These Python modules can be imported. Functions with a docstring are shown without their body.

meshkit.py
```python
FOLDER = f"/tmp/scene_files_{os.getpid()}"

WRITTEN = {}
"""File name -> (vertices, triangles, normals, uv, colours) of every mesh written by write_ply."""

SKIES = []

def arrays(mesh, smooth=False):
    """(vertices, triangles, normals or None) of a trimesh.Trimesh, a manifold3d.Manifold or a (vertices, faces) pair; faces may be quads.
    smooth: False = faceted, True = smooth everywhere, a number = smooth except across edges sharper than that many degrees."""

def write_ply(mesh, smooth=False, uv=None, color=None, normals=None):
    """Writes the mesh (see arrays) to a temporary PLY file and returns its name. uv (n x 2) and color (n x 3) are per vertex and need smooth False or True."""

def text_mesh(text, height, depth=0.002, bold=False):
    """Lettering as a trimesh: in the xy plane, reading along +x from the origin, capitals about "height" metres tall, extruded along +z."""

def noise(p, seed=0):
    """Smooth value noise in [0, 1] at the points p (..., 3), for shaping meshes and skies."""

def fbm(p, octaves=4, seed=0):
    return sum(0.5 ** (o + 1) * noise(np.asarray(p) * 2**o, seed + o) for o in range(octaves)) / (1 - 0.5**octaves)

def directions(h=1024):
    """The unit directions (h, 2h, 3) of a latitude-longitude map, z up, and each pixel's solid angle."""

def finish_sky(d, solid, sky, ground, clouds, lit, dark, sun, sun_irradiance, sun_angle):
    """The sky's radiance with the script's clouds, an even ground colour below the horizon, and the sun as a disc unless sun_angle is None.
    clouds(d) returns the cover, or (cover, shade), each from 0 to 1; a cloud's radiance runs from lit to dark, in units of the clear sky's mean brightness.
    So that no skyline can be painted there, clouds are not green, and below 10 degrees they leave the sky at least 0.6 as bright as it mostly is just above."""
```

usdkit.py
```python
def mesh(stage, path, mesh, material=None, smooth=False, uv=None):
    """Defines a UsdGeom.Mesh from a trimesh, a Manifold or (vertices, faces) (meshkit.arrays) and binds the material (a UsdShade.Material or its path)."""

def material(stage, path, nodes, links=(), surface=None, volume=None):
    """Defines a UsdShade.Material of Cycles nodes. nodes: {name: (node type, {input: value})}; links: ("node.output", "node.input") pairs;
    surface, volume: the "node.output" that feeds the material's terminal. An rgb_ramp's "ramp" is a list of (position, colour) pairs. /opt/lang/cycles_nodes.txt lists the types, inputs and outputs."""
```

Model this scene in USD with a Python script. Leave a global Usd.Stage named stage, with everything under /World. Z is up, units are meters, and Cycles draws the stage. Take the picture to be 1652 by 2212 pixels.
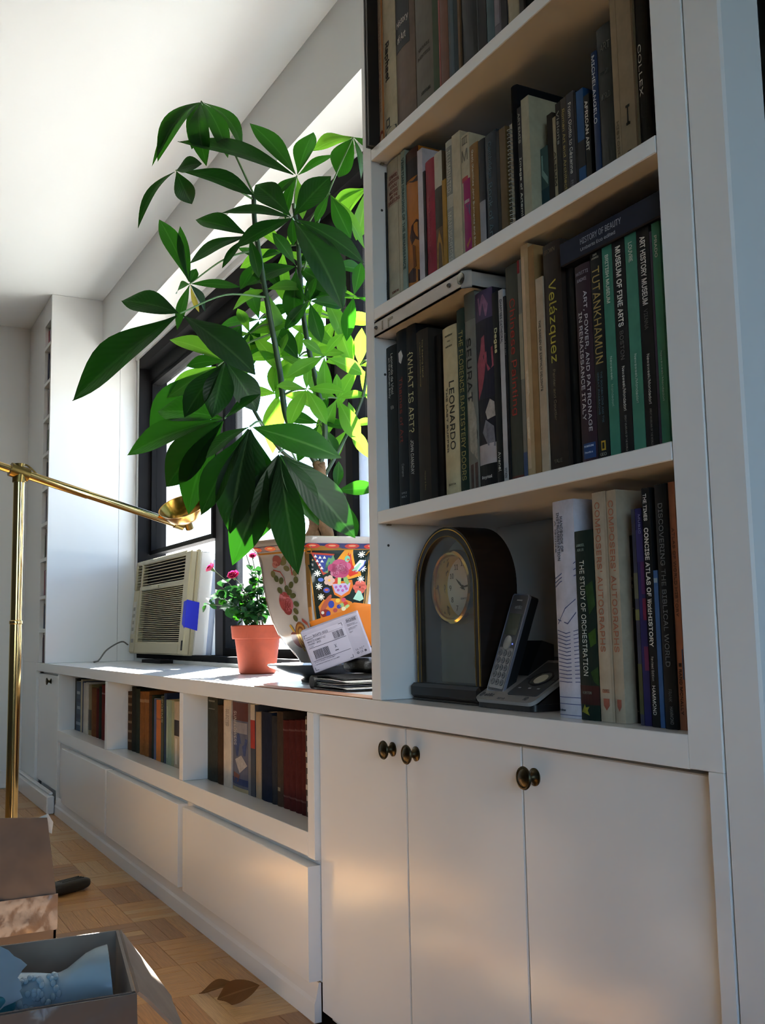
import math, random, numpy as np, trimesh, usdkit, meshkit
import manifold3d as m3
from shapely.geometry import Polygon, Point, LineString, box as sbox
from shapely import affinity
from pxr import Usd, UsdGeom, UsdLux, UsdShade, Gf, Sdf, Vt
rng = random.Random(7)
nrs = np.random.RandomState(7)
stage = Usd.Stage.CreateInMemory()
UsdGeom.SetStageUpAxis(stage, 'Z'); UsdGeom.SetStageMetersPerUnit(stage, 1.0)
UsdGeom.Xform.Define(stage, '/World'); UsdGeom.Scope.Define(stage, '/World/Looks')
# ------------------------------------------------------------------ camera, sky, sun, exposure
W, H, F = 1652, 2212, 2181.0
CAM = np.array([0.0, -0.86, 0.766])
R = np.array([[0.47183553797896605, 0.8814878091577016, -0.01872077472903156],
              [0.11136400408880058, -0.03852027230291892, 0.9930328530391223],
              [0.8746252247067937, -0.4706330108779711, -0.11634124538841015]])   # right, up, back
cam = UsdGeom.Camera.Define(stage, '/World/Camera')
m = np.eye(4); m[:3, :3] = R; m[3, :3] = CAM
cam.AddTransformOp().Set(Gf.Matrix4d(m.tolist()))
cam.CreateHorizontalApertureAttr(36.0); cam.CreateVerticalApertureAttr(36.0 * H / W)
cam.CreateFocalLengthAttr(36.0 * F / W); cam.CreateClippingRangeAttr(Gf.Vec2f(0.02, 500))
EXPOSURE = 0.12
cam.CreateExposureAttr(EXPOSURE)
SUN = np.array([-.83, .555, .85]); SUN /= np.linalg.norm(SUN)       # towards the sun
sun = UsdLux.DistantLight.Define(stage, '/World/Sun')
sun.CreateIntensityAttr(16.0); sun.CreateAngleAttr(0.53); sun.CreateNormalizeAttr(True); sun.CreateColorAttr(Gf.Vec3f(1, .985, .97))
zz = SUN; xx = np.cross([0, 0, 1], zz); xx /= np.linalg.norm(xx); yy = np.cross(zz, xx)
m = np.eye(4); m[0, :3] = xx; m[1, :3] = yy; m[2, :3] = zz
sun.AddTransformOp().Set(Gf.Matrix4d(m.tolist()))
sky = UsdLux.DomeLight.Define(stage, '/World/Sky')
sky.CreateIntensityAttr(1.0)
skym = usdkit.material(stage, '/World/Looks/sky', {
    's': ('sky_texture', {'sky_type': 'multiple_scattering', 'sun_disc': False, 'sun_elevation': math.asin(SUN[2]), 'sun_rotation': math.atan2(SUN[0], SUN[1]), 'altitude': 100.0}),
    'b': ('background_shader', {'strength': 0.3})}, [('s.color', 'b.color')], surface='b.background')
UsdShade.MaterialBindingAPI.Apply(sky.GetPrim()).Bind(skym)
# ------------------------------------------------------------------ helpers
def ray(p):
    return R.T @ np.array([(p[0] - W / 2) / F, -(p[1] - H / 2) / F, -1.0])
def at(p, ax, v):                                     # where the sight line of a photo pixel meets a plane of the room
    d = ray(p); return CAM + d * (v - CAM[ax]) / d[ax]
ORIGIN = {'/World': np.eye(4)}
used = {}
def numbered(parent, name):
    k = used.get((parent, name), 0); used[(parent, name)] = k + 1
    return f'{parent}/{name}' + (f'_{k:03d}' if k else '')
def custom(prim, **kw):
    for k, v in kw.items():
        if v: prim.SetCustomDataByKey(k, v)
def thing(name, label, cat, loc=(0, 0, 0), rot=None, group=None, kind=None):
    p = numbered('/World', name); x = UsdGeom.Xform.Define(stage, p)
    M4 = np.eye(4); M4[:3, 3] = loc
    if rot is not None: M4[:3, :3] = rot
    x.AddTransformOp().Set(Gf.Matrix4d(M4.T.tolist()))
    ORIGIN[p] = M4
    custom(x.GetPrim(), label=label, category=cat, group=group, kind=kind)
    return p
def tm(mesh):
    if hasattr(mesh, 'to_mesh'):
        q = mesh.to_mesh(); return trimesh.Trimesh(q.vert_properties[:, :3], q.tri_verts, process=False)
    return mesh
def obj(name, mesh, mat, parent='/World', smooth=False, local=False, label=None, cat=None, group=None, kind=None):
    """one Mesh prim; the mesh is in world coordinates unless local, and is stored relative to its thing"""
    p = numbered(parent, name)
    if isinstance(mesh, list): mesh = trimesh.util.concatenate([tm(q) for q in mesh])
    mesh = tm(mesh)
    o = ORIGIN.get(parent, np.eye(4))
    if not local and not np.allclose(o, np.eye(4)):
        mesh = mesh.copy(); mesh.apply_transform(np.linalg.inv(o))
    g = usdkit.mesh(stage, p, mesh, mat, smooth)
    ORIGIN[p] = o
    custom(g.GetPrim(), label=label, category=cat, group=group, kind=kind)
    return p
def struct(name, mesh, mat, parent='/World', **k):
    return obj(name, mesh, mat, parent, kind='structure' if parent == '/World' else None, **k)
def bx(x0, x1, y0, y1, z0, z1, c=0.0):
    if c <= 0:
        b = trimesh.creation.box([abs(x1 - x0), abs(y1 - y0), abs(z1 - z0)]); b.apply_translation([(x0 + x1) / 2, (y0 + y1) / 2, (z0 + z1) / 2]); return b
    c = min(c, abs(x1 - x0) * .45, abs(y1 - y0) * .45, abs(z1 - z0) * .45); P = []
    for x, sx in ((min(x0, x1), 1), (max(x0, x1), -1)):
        for y, sy in ((min(y0, y1), 1), (max(y0, y1), -1)):
            for z, sz in ((min(z0, z1), 1), (max(z0, z1), -1)):
                P += [(x, y + sy * c, z + sz * c), (x + sx * c, y, z + sz * c), (x + sx * c, y + sy * c, z)]
    return trimesh.convex.convex_hull(np.array(P))
def extr(poly, h, T=None):
    e = trimesh.creation.extrude_polygon(poly, h, engine='earcut')
    if T is not None: e.apply_transform(T)
    return e
def frame(o, x, y, z):
    T = np.eye(4); T[:3, 0], T[:3, 1], T[:3, 2], T[:3, 3] = x, y, z, o; return T
def lathe(prof, n=48, c=(0, 0, 0), cap=False):
    e = trimesh.creation.revolve(np.array(prof, float), sections=n); e.apply_translation(c); return e
def tube(pts, r, n=10, caps=True):
    P = np.asarray(pts, float); r = np.broadcast_to(np.asarray(r, float), (len(P),))
    t = np.gradient(P, axis=0); t /= np.linalg.norm(t, axis=1, keepdims=True) + 1e-12
    a = np.cross(t[0], [0, 0, 1.0] if abs(t[0][2]) < .9 else [1.0, 0, 0]); a /= np.linalg.norm(a); V = []
    for i in range(len(P)):
        a = a - t[i] * (a @ t[i]); a /= np.linalg.norm(a); b = np.cross(t[i], a)
        for k in range(n):
            th = 2 * math.pi * k / n; V.append(P[i] + r[i] * (math.cos(th) * a + math.sin(th) * b))
    Fc = []
    for i in range(len(P) - 1):
        for k in range(n):
            A, B = i * n + k, i * n + (k + 1) % n
            Fc += [(A, B, B + n), (A, B + n, A + n)]
    if caps:
        V += [P[0], P[-1]]; e0, e1 = len(V) - 2, len(V) - 1
        for k in range(n):
            Fc += [(e0, (k + 1) % n, k), (e1, (len(P) - 1) * n + k, (len(P) - 1) * n + (k + 1) % n)]
    return trimesh.Trimesh(np.array(V), np.array(Fc), process=False)
def curve(ctrl, n=24):                                 # Catmull-Rom through the control points
    P = np.asarray(ctrl, float); P = np.vstack([2 * P[0] - P[1], P, 2 * P[-1] - P[-2]]); out = []
    for i in range(1, len(P) - 2):
        k = max(2, n // (len(P) - 3))
        for t in np.linspace(0, 1, k, endpoint=(i == len(P) - 3)):
            a, b, c, d = P[i - 1:i + 3]
            out.append(.5 * (2 * b + (c - a) * t + (2 * a - 5 * b + 4 * c - d) * t * t + (3 * b - a - 3 * c + d) * t ** 3))
    return np.array(out)
def hexc(c):
    if not isinstance(c, str): return tuple(c)
    v = [int(c[i:i + 2], 16) / 255 for i in (0, 2, 4)]
    return tuple(x / 12.92 if x <= .04045 else ((x + .055) / 1.055) ** 2.4 for x in v)
looks = {}
def mat(c, rough=.55, metal=0.0, vary=0.0, scale=30.0, bump=0.0, bscale=200.0, spec=.5, coat=0.0, sub=None, trans=0.0, stretch=None, c2=None):
    """plain paint, paper, cloth, metal: colour (hex is sRGB), with a little mottling and relief"""
    key = (c, rough, metal, vary, scale, bump, bscale, spec, coat, trans, stretch, c2)
    if key in looks: return looks[key]
    col = hexc(c); n = {'p': ('principled_bsdf', {'base_color': col, 'roughness': rough, 'metallic': metal, 'specular_ior_level': spec, 'coat_weight': coat, 'transmission_weight': trans})}; L = []
    if vary or c2 or bump: n['t'] = ('texture_coordinate', {})
    if vary or c2:
        n['m'] = ('mapping', {'scale': stretch or (1, 1, 1)}); L.append(('t.object', 'm.vector'))
        n['n'] = ('noise_texture', {'scale': scale, 'detail': 4.0, 'roughness': .6}); L.append(('m.vector', 'n.vector'))
        d = hexc(c2) if c2 else tuple(x * (1 - vary) for x in col)
        n['r'] = ('rgb_ramp', {'ramp': [(.3, d), (.68, tuple(min(1, x * (1 + vary * .5)) for x in col))]}); L += [('n.fac', 'r.fac'), ('r.color', 'p.base_color')]
    if bump:
        n['bn'] = ('noise_texture', {'scale': bscale, 'detail': 3.0}); n['b'] = ('bump', {'strength': bump, 'distance': .002})
        L += [('t.object', 'bn.vector'), ('bn.fac', 'b.height'), ('b.normal', 'p.normal')]
    looks[key] = usdkit.material(stage, f'/World/Looks/look_{len(looks):03d}', n, L, surface='p.BSDF'); return looks[key]
def glass_pane():
    return usdkit.material(stage, '/World/Looks/pane_glass', {'a': ('transparent_bsdf', {'color': (.97, .98, .975)}), 'g': ('glossy_bsdf', {'roughness': .02}), 'f': ('layer_weight', {'blend': .5}), 'q': ('math', {'math_type': 'power', 'value2': 5.0}), 'k': ('math', {'math_type': 'multiply_add', 'value2': .5, 'value3': .03}),
        'm': ('mix_closure', {})}, [('f.facing', 'q.value1'), ('q.value', 'k.value1'), ('k.value', 'm.fac'), ('a.BSDF', 'm.closure1'), ('g.BSDF', 'm.closure2')], surface='m.closure')
def text(s, o, dx, dy, length, height, depth=.0004, bold=False):
    """lettering laid on a surface: starts at o, reads along dx, letters upright along dy, fitted to length x height"""
    t = meshkit.text_mesh(s, 1.0, .5, bold); t.apply_translation([-t.bounds[0][0], -t.bounds[0][1], -.25]); e = t.bounds[1] - t.bounds[0]
    dx = np.asarray(dx, float); dy = np.asarray(dy, float)
    T = frame(o, dx * length / e[0], dy * height / e[1], np.cross(dx, dy) * depth / .5); t.apply_transform(T); return t
PAINT = mat('e1e3e3', .2, bump=.05, bscale=60.0)      # satin white joinery
WALLP = mat('d9dbda', .7, bump=.06, bscale=120.0)
FARP = mat('55524e', .8)
CEILP = mat('e2e6e7', .8)
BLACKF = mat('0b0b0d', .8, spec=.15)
PANE = glass_pane()
# ------------------------------------------------------------------ the room
XL, XR, YB, ZC = -5.60, 2.4, -3.9, 2.43
YW, YS = 0.42, 0.245                                   # window plane, face of the wall above it
DADO = mat('b98a58', .5)
struct('ceiling', [bx(XL - .1, XR + .1, YB - .1, .56, ZC, ZC + .12), bx(-.78, XR + .1, .56, 1.6, ZC, ZC + .12)], CEILP)
struct('wall_left', bx(XL - .12, XL, YB, .60, -.05, ZC), WALLP)
B2 = (-2.6, -.4, .6, 2.15)                             # side window: y0, y1, z0, z1
struct('wall_right', [bx(XR, XR + .12, YB, B2[0], -.05, ZC), bx(XR, XR + .12, B2[1], 1.6, -.05, ZC), bx(XR, XR + .12, B2[0], B2[1], -.05, B2[2]), bx(XR, XR + .12, B2[0], B2[1], B2[3], ZC)], FARP)
struct('wall_back', bx(XL, XR, YB - .12, YB, -.05, ZC), FARP)
struct('wall_front', [bx(-4.963, -.765, YS, YW + .145, 2.17, ZC), bx(-4.963, -.765, YW - .01, YW + .145, 2.141, 2.17), bx(-5.6, -4.925, YW, YW + .2, -.05, ZC), bx(-1.69, -.70, YW, YW + .2, -.05, ZC), bx(-4.93, -1.69, YW, YW + .2, -.05, .655)], WALLP)
struct('trim_1', [bx(-.873, -.822, 0.0, .068, .603, ZC, .0008), bx(-.845, -.822, 0.0, .068, -.012, .603, .0008), bx(-.822, -.765, .0012, .068, -.012, ZC, .003)], PAINT)
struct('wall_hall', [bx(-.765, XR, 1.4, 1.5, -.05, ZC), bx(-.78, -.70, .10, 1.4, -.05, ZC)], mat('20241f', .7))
struct('floor', bx(XL, XR, YB, 1.5, -.06, -.008), mat('5d3f22', .6))
struct('ground', bx(-150, 150, 3, 250, -16, -15.8), mat('b8b4aa', .9))
def bars(rect, th, y0, y1):
    x0, x1, z0, z1 = rect
    return [bx(x0, x0 + th, y0, y1, z0, z1), bx(x1 - th, x1, y0, y1, z0, z1), bx(x0 + th, x1 - th, y0, y1, z0, z0 + th), bx(x0 + th, x1 - th, y0, y1, z1 - th, z1)]
w2 = thing('window', 'tall plain window in the right-hand wall of the room', 'window', (XR + .06, -1.3, B2[2]), kind='structure')
obj('window_frame', [bx(XR + .04, XR + .1, B2[0], B2[0] + .05, B2[2], B2[3]), bx(XR + .04, XR + .1, B2[1] - .05, B2[1], B2[2], B2[3]), bx(XR + .04, XR + .1, B2[0] + .05, B2[1] - .05, B2[2], B2[2] + .05), bx(XR + .04, XR + .1, B2[0] + .05, B2[1] - .05, B2[3] - .05, B2[3])], BLACKF, w2)
obj('pane', bx(XR + .068, XR + .072, B2[0] + .05, B2[1] - .05, B2[2] + .05, B2[3] - .05), PANE, w2)

# ------------------------------------------------------------------ parquet: squares of strips, alternate squares turned
OAK = [mat('b8874e', .34, vary=.3, scale=5, stretch=(3, 60, 1), bump=.08, bscale=150.), mat('aa7842', .34, vary=.3, scale=5, stretch=(3, 60, 1)), mat('bd9766', .34, vary=.25, scale=5, stretch=(3, 60, 1)), mat('966b42', .36, vary=.3, scale=5, stretch=(3, 60, 1))]
OAKY = [mat(c, .34, vary=.3, scale=5, stretch=(60, 3, 1)) for c in ('b8874e', 'aa7842', 'bd9766', '966b42')]
SQ, NS = .2045, 5; rest = [[], []]
GX, GY = -2.40, -.13
for i in range(-16, 24):
    for j in range(-19, 1):
        x0, y0 = GX + i * SQ, GY + j * SQ
        if x0 > XR - .05 or y0 > -.01 or x0 + SQ < XL or y0 + SQ < YB: continue
        turned = (i + j) % 2; near = x0 > -5.1 and x0 < -1.85 and y0 > -.6
        tone = rng.choice((0, 0, 1, 2, 2, 3))
        for k in range(NS):
            w = SQ / NS; g = .0003; dz = -rng.random() * .0005
            if turned: q = (x0 + k * w + g, x0 + (k + 1) * w - g, y0 + g, y0 + SQ - g)
            else: q = (x0 + g, x0 + SQ - g, y0 + k * w + g, y0 + (k + 1) * w - g)
            q = (max(q[0], XL), min(q[1], XR), max(q[2], YB), min(q[3], -.0002))
            if q[1] - q[0] < .004 or q[3] - q[2] < .004: continue
            b = bx(*q, -.008, dz, .0006)
            if near: obj('parquet_strip', b, (OAKY if turned else OAK)[tone if rng.random() < .75 else rng.choice((0, 1, 2))], '/World/floor')
            else: rest[turned].append(b)
for t in (0, 1): obj('parquet', rest[t], (OAKY if t else OAK)[0], '/World/floor', kind='stuff')
struct('baseboard_left', [bx(XL, XL + .016, YB, -.001, 0, .09, .003), bx(XL + .016, XL + .022, YB, -.001, 0, .02, .003)], PAINT)
struct('baseboard_front', [bx(-5.58, -4.66, -.034, -.001, 0, .075, .004), bx(-5.58, -4.70, -.02, -.001, .075, .088, .004)], PAINT)
# ------------------------------------------------------------------ joinery
obj('countertop', bx(-5.19, -.8732, 0, .4185, .602, .641, .0008), PAINT, label='long white painted counter running under the window and through the bookcase', cat='counter')
bk = thing('bookcase', 'tall white built-in bookcase full of art books beside the window', 'bookcase', (-1.25, .13, .642))
obj('side_panel', bx(-1.652, -1.618, 0, .4185, .6415, ZC - .001, .0012), PAINT, bk)
obj('side_panel', bx(-.8735, -.86, .069, .30, .6415, ZC - .001), PAINT, bk)
obj('back_panel', bx(-1.6175, -.8605, .262, .28, .6415, ZC - .001), PAINT, bk)
for z in (.982, 1.364, 1.676):
    obj('shelf', bx(-1.6175, -.8745, .0, .261, z - .023, z, .0012), PAINT, bk)
PIN = mat('2c2a28', .5)
for y in (.0215, .235):
    for z in (.92, 1.24, 1.56): obj('pin_hole', lathe([(0, 0), (.0024, 0), (.0024, .0006), (0, .0006)], 12).apply_transform(frame((-1.618, y, z), (0, 1, 0), (0, 0, 1), (1, 0, 0))), PIN, bk)
for z in (.959, 1.653): obj('shelf_pin', bx(-1.6178, -1.611, .018, .026, z - .003, z - .0005, .0008), mat('9a8f7c', .3, 1), bk)
cb = thing('base_cabinet', 'white base cabinet of three plain doors under the bookcase', 'cabinet', (-1.38, .2, 0))
obj('body', [bx(-1.911, -.846, .034, .4185, .0, .601)], PAINT, cb)
BRONZE = mat('4e4532', .32, 1.0, vary=.5, scale=120)
def knob(x, z, y0, parent):
    p = [(0, 0), (.0125, 0), (.0125, .0018), (.0085, .004), (.0055, .009), (.006, .0125), (.0105, .0155), (.0155, .0175), (.0165, .0195), (.0155, .0215), (.0135, .0218), (.0125, .0205), (.0095, .0225), (.004, .0238), (0, .024)]
    obj('knob', lathe(p, 32).apply_transform(frame((x, y0, z), (1, 0, 0), (0, 0, 1), (0, -1, 0))), BRONZE, parent, smooth=40)
for x0, x1, kx in ((-1.9095, -1.5535, -1.598), (-1.5505, -1.2145, -1.516), (-1.2115, -.8475, -1.183)):
    d = obj('door', bx(x0, x1, .012, .0335, .02, .5965, .0015), PAINT, cb)
    knob(kx, .557, .012, d)
wb = thing('window_bench', 'low white bench unit with three book cubbies above three drop fronts', 'bench', (-3.3, .2, 0))
obj('end_panel', bx(-4.64, -4.622, 0, .4185, .0, .6015, .001), PAINT, wb); obj('end_panel', bx(-1.945, -1.912, 0, .4185, .31, .6015, .001), PAINT, wb)
for x in (-3.740, -2.833): obj('divider', bx(x, x + .033, 0, .30, .3605, .6015, .001), PAINT, wb)
obj('cubby_floor', bx(-4.6215, -1.9455, 0, .30, .312, .36, .001), PAINT, wb)
obj('back_panel', bx(-4.6215, -1.9455, .3005, .318, .3605, .6015), PAINT, wb)
obj('carcass', bx(-4.6215, -1.912, .012, .30, .075, .3115), PAINT, wb)
for px0, px1 in ((133, 225.5), (231, 384), (395, 664)):
    x0, x1 = at((px0, 1650), 1, -.016)[0], at((px1, 1800), 1, -.016)[0]
    pr = Polygon([(-.016, .080), (-.0145, .079), (.0115, .079), (.0115, .300), (-.0145, .300), (-.016, .2985)])
    obj('drop_front', extr(pr, x1 - x0, frame((x0, 0, 0), (0, 1, 0), (0, 0, 1), (1, 0, 0))), PAINT, wb)
pr = Polygon([(-.004, 0), (.011, 0), (.011, .0745), (.006, .0745), (.003, .062), (-.001, .044), (-.004, .036)])
obj('plinth', extr(pr, 4.64 - 1.912, frame((-4.64, 0, 0), (0, 1, 0), (0, 0, 1), (1, 0, 0))), PAINT, wb)
tw = thing('tower_bookcase', 'narrow floor-to-ceiling white bookcase at the far end of the counter', 'bookcase', (-5.28, .2, 0))
obj('side_panel', bx(-4.985, -4.963, 0, .335, .6415, ZC - .001, .0012), PAINT, tw)
struct('trim_2', bx(-4.985, -4.964, .3362, .4185, .6415, ZC - .001, .001), PAINT)
obj('filler_panel', bx(-5.599, -5.138, 0, .02, .6415, ZC - .001, .001), PAINT, tw); obj('filler_panel', bx(-5.599, -5.191, 0, .02, .0, .6415), PAINT, tw)
obj('top_rail', bx(-5.1375, -4.9855, 0, .02, 2.31, ZC - .001), PAINT, tw)
obj('back_panel', bx(-5.1375, -4.9855, .25, .27, .6415, 2.31), PAINT, tw)
obj('side_panel', bx(-5.16, -5.1385, .021, .27, .6415, 2.31), PAINT, tw)
TZ = (.803, .962, 1.143, 1.316, 1.49, 1.66, 1.838, 2.017, 2.203)
for z in TZ: obj('shelf', bx(-5.1375, -4.9855, .0, .249, z - .018, z, .001), PAINT, tw)
tc = thing('tower_cabinet', 'slim white cupboard with one bronze knob at the far end of the bench', 'cabinet', (-4.9, .2, 0))
obj('body', bx(-5.1895, -4.6415, .034, .4185, .0, .601), PAINT, tc)
d = obj('door', bx(-5.186, -4.644, .012, .0335, .0885, .5905, .0015), PAINT, tc); knob(-4.865, .562, .012, d)
# ------------------------------------------------------------------ window
wn = thing('window', 'wide black metal window above the counter', 'window', (-3.3, .47, .66), kind='structure')
WX0, WX1, WZ0, WZ1 = -4.924, -1.692, .656, 2.140
obj('outer_frame', [bx(WX0, WX0 + .009, .421, .56, WZ0, WZ1), bx(WX1 - .045, WX1, .421, .56, WZ0, WZ1), bx(WX0 + .009, WX1 - .045, .421, .56, WZ1 - .05, WZ1), bx(WX0 + .009, WX1 - .045, .47, .56, WZ1 - .11, WZ1 - .05), bx(WX0 + .009, WX1 - .045, .421, .56, WZ0, WZ0 + .022)], mat('141416', .8, spec=.15), wn)
DK = BLACKF
def sash(x0, x1, z0, z1, t, y=.50, name='sash', glass=PANE):
    s = obj(name, bars((x0, x1, z0, z1), t, y - .02, y + .03), DK, wn)
    obj('pane', bx(x0 + t, x1 - t, y + .002, y + .006, z0 + t, z1 - t), glass, s)
    return s
MULL = [(-4.005, -3.80), (-2.86, -2.66)]
for x0, x1 in MULL: obj('mullion', bx(x0 + .03, x1 - .03, .494, .56, WZ0 + .022, WZ1 - .11), mat('3a393c', .6, spec=.3), wn)
FROST = usdkit.material(stage, '/World/Looks/frosted', {'t': ('translucent_bsdf', {'color': (.62, .68, .78)}), 'd': ('diffuse_bsdf', {'color': (.6, .65, .72)}), 'm': ('mix_closure', {'fac': .45})}, [('t.BSDF', 'm.closure1'), ('d.BSDF', 'm.closure2')], surface='m.closure')
edges = [WX0 + .010, -3.965, -3.84, -2.82, -2.70, WX1 - .045]
sash(edges[0], edges[1], 1.155, WZ1 - .11, .02)
sash(edges[2], edges[3], WZ0 + .022, WZ1 - .11, .03)
sash(edges[4], edges[5], 1.36, WZ1 - .11, .03)
sash(edges[4], edges[5], WZ0 + .022, 1.36, .045, .49, glass=FROST)
# ------------------------------------------------------------------ air conditioner
AX0, AX1, AZ0, AZ1, AY = -4.905, -4.035, .680, 1.118, .375
CREAM = mat('b4aa8a', .45); CREAMD = mat('bdb497', .5); DARKIN = mat('191713', .7)
tilt = math.radians(5)
Rt = np.array([[1, 0, 0], [0, math.cos(tilt), math.sin(tilt)], [0, -math.sin(tilt), math.cos(tilt)]])
ac = thing('air_conditioner', 'beige window air conditioner with louvred front in the left window bay', 'air conditioner', (AX0, AY, AZ0), rot=Rt)
w_, h_ = AX1 - AX0, AZ1 - AZ0
def A(name, mesh, mt, parent=None, **k): return obj(name, mesh, mt, parent or ac, local=True, **k)
A('cabinet', bx(.004, w_ - .004, .045, .40, .002, h_ - .006, .004), mat('e3dfd6', .4))
A('front_panel', [bx(0, w_, .028, .0445, 0, h_, .004), bx(0, .10, 0, .028, .0, .30, .008), bx(.11, .135, 0, .028, .0, h_ - .004, .004), bx(w_ - .075, w_, 0, .028, 0, h_ - .004, .006), bx(.1, w_ - .07, 0, .028, 0, .055, .006), bx(.1, w_ - .07, 0, .028, .292, .315, .004), bx(.0, w_ - .07, 0, .028, h_ - .022, h_, .004), bx(0, .03, 0, .028, .30, h_, .004)], CREAM)
A('grille_backing', bx(.03, w_ - .07, .0262, .0282, .05, h_ - .02), DARKIN)
for k in range(27): A('grille_slat', bx(.135, w_ - .075, .004, .024, .058 + k * .0087, .0613 + k * .0087, .001), CREAM)
for k in range(7):
    sl = bx(.03, w_ - .075, -.011, .011, -.0016, .0016, .0008); sl.apply_transform(trimesh.transformations.rotation_matrix(math.radians(12), [1, 0, 0])); sl.apply_translation([0, .014, .324 + k * .0142])
    A('louver', sl, CREAM)
A('vent_tab', bx(.33, .43, -.006, .0, .294, .308, .003), CREAMD)
A('control_panel', bx(.022, .075, -.002, .001, .09, .245, .002), mat('b8b3a6', .4))
for k in range(4): A('control_button', bx(.035, .062, -.0045, -.002, .105 + k * .032, .122 + k * .032, .001), mat('8f8a7c', .4))
A('badge', bx(.03, .068, -.0015, .0, .05, .068, .0005), mat('77726a', .35))
A('drain_notch', bx(w_ - .03, w_ - .008, -.0008, .001, .02, .06), DARKIN)
A('side_curtain', [bx(w_ + .004, w_ + .06, .098, .104, .0, .40)] , FROST)
tape = [(0.0, .0), (.03, -.02), (.078, -.02), (.076, .10), (.052, .104), (.0, .115)]
tp = extr(Polygon([(x, z) for x, z in tape]), .0008, frame((w_ + .0006, .0, .10), (0, .9, 0), (0, 0, 1), (1, 0, 0)))
obj('masking_tape', [extr(Polygon([(.0, 0), (.054, -.012), (.054, .104), (0, .112)]), .0008, frame(np.array([AX1, AY, AZ0]) + Rt @ np.array([.0006, -.0006, .115]), Rt @ np.array([0, 1., 0]), Rt @ np.array([0, 0, 1.]), Rt @ np.array([1., 0, 0]))),
    extr(Polygon([(.0, .012), (.038, -.006), (.038, .110), (0, .104)]), .0008, frame(np.array([AX1, AY, AZ0]) + Rt @ np.array([-.0365, -.0008, .115]), Rt @ np.array([1., 0, 0]), Rt @ np.array([0, 0, 1.]), Rt @ np.array([0, -1., 0])))], mat('1a2bd0', .5), label='bright blue masking tape stuck on the corner of the air conditioner', cat='tape')
obj('power_cord', tube(curve([(-4.90, .372, .72), (-4.86, .33, .735), (-4.80, .25, .70), (-4.78, .21, .655), (-4.78, .19, .6455), (-4.84, .20, .6455), (-4.93, .24, .6455)], 40), .0035, 8), mat('6b6a66', .5), smooth=True, label='thin grey cord arching from the air conditioner onto the counter', cat='cord')
obj('sill_shade_strip', bx(-4.60, -4.30, .36, .4165, .6415, .6555, .001), BLACKF, label='flat black strip standing in for the dark sill and shade below the air conditioner', cat='strip')  # black slab stands in for the shade under the air conditioner, along the sill
# ------------------------------------------------------------------ brass lamp
BRASS = mat('d8bd80', .12, 1.0); BRASSD = mat('7d6a3c', .3, 1.0)
lp = at((33, 1400), 1, -.50); lx = lp[0]
lm = thing('floor_lamp', 'polished brass floor lamp with a swing arm and small bowl shade', 'lamp', (lx, -.50, 0))
obj('base', lathe([(0, 0), (.12, 0), (.12, .012), (.11, .02), (.03, .028), (.018, .045), (0, .045)], 48, (lx, -.50, 0.001)), BRASS, lm, smooth=35)
jz = at((42, 1020), 1, -.50)[2]
obj('pole', [lathe([(0, .04), (.0135, .04), (.0135, .80), (0, .80)], 32, (lx, -.50, 0)), lathe([(0, .80), (.0125, .80), (.0125, jz - .012), (0, jz - .012)], 32, (lx, -.50, 0)), lathe([(.0125, .795), (.0150, .797), (.0150, .803), (.0125, .805)], 32, (lx, -.50, 0))], BRASS, lm, smooth=35)
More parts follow.
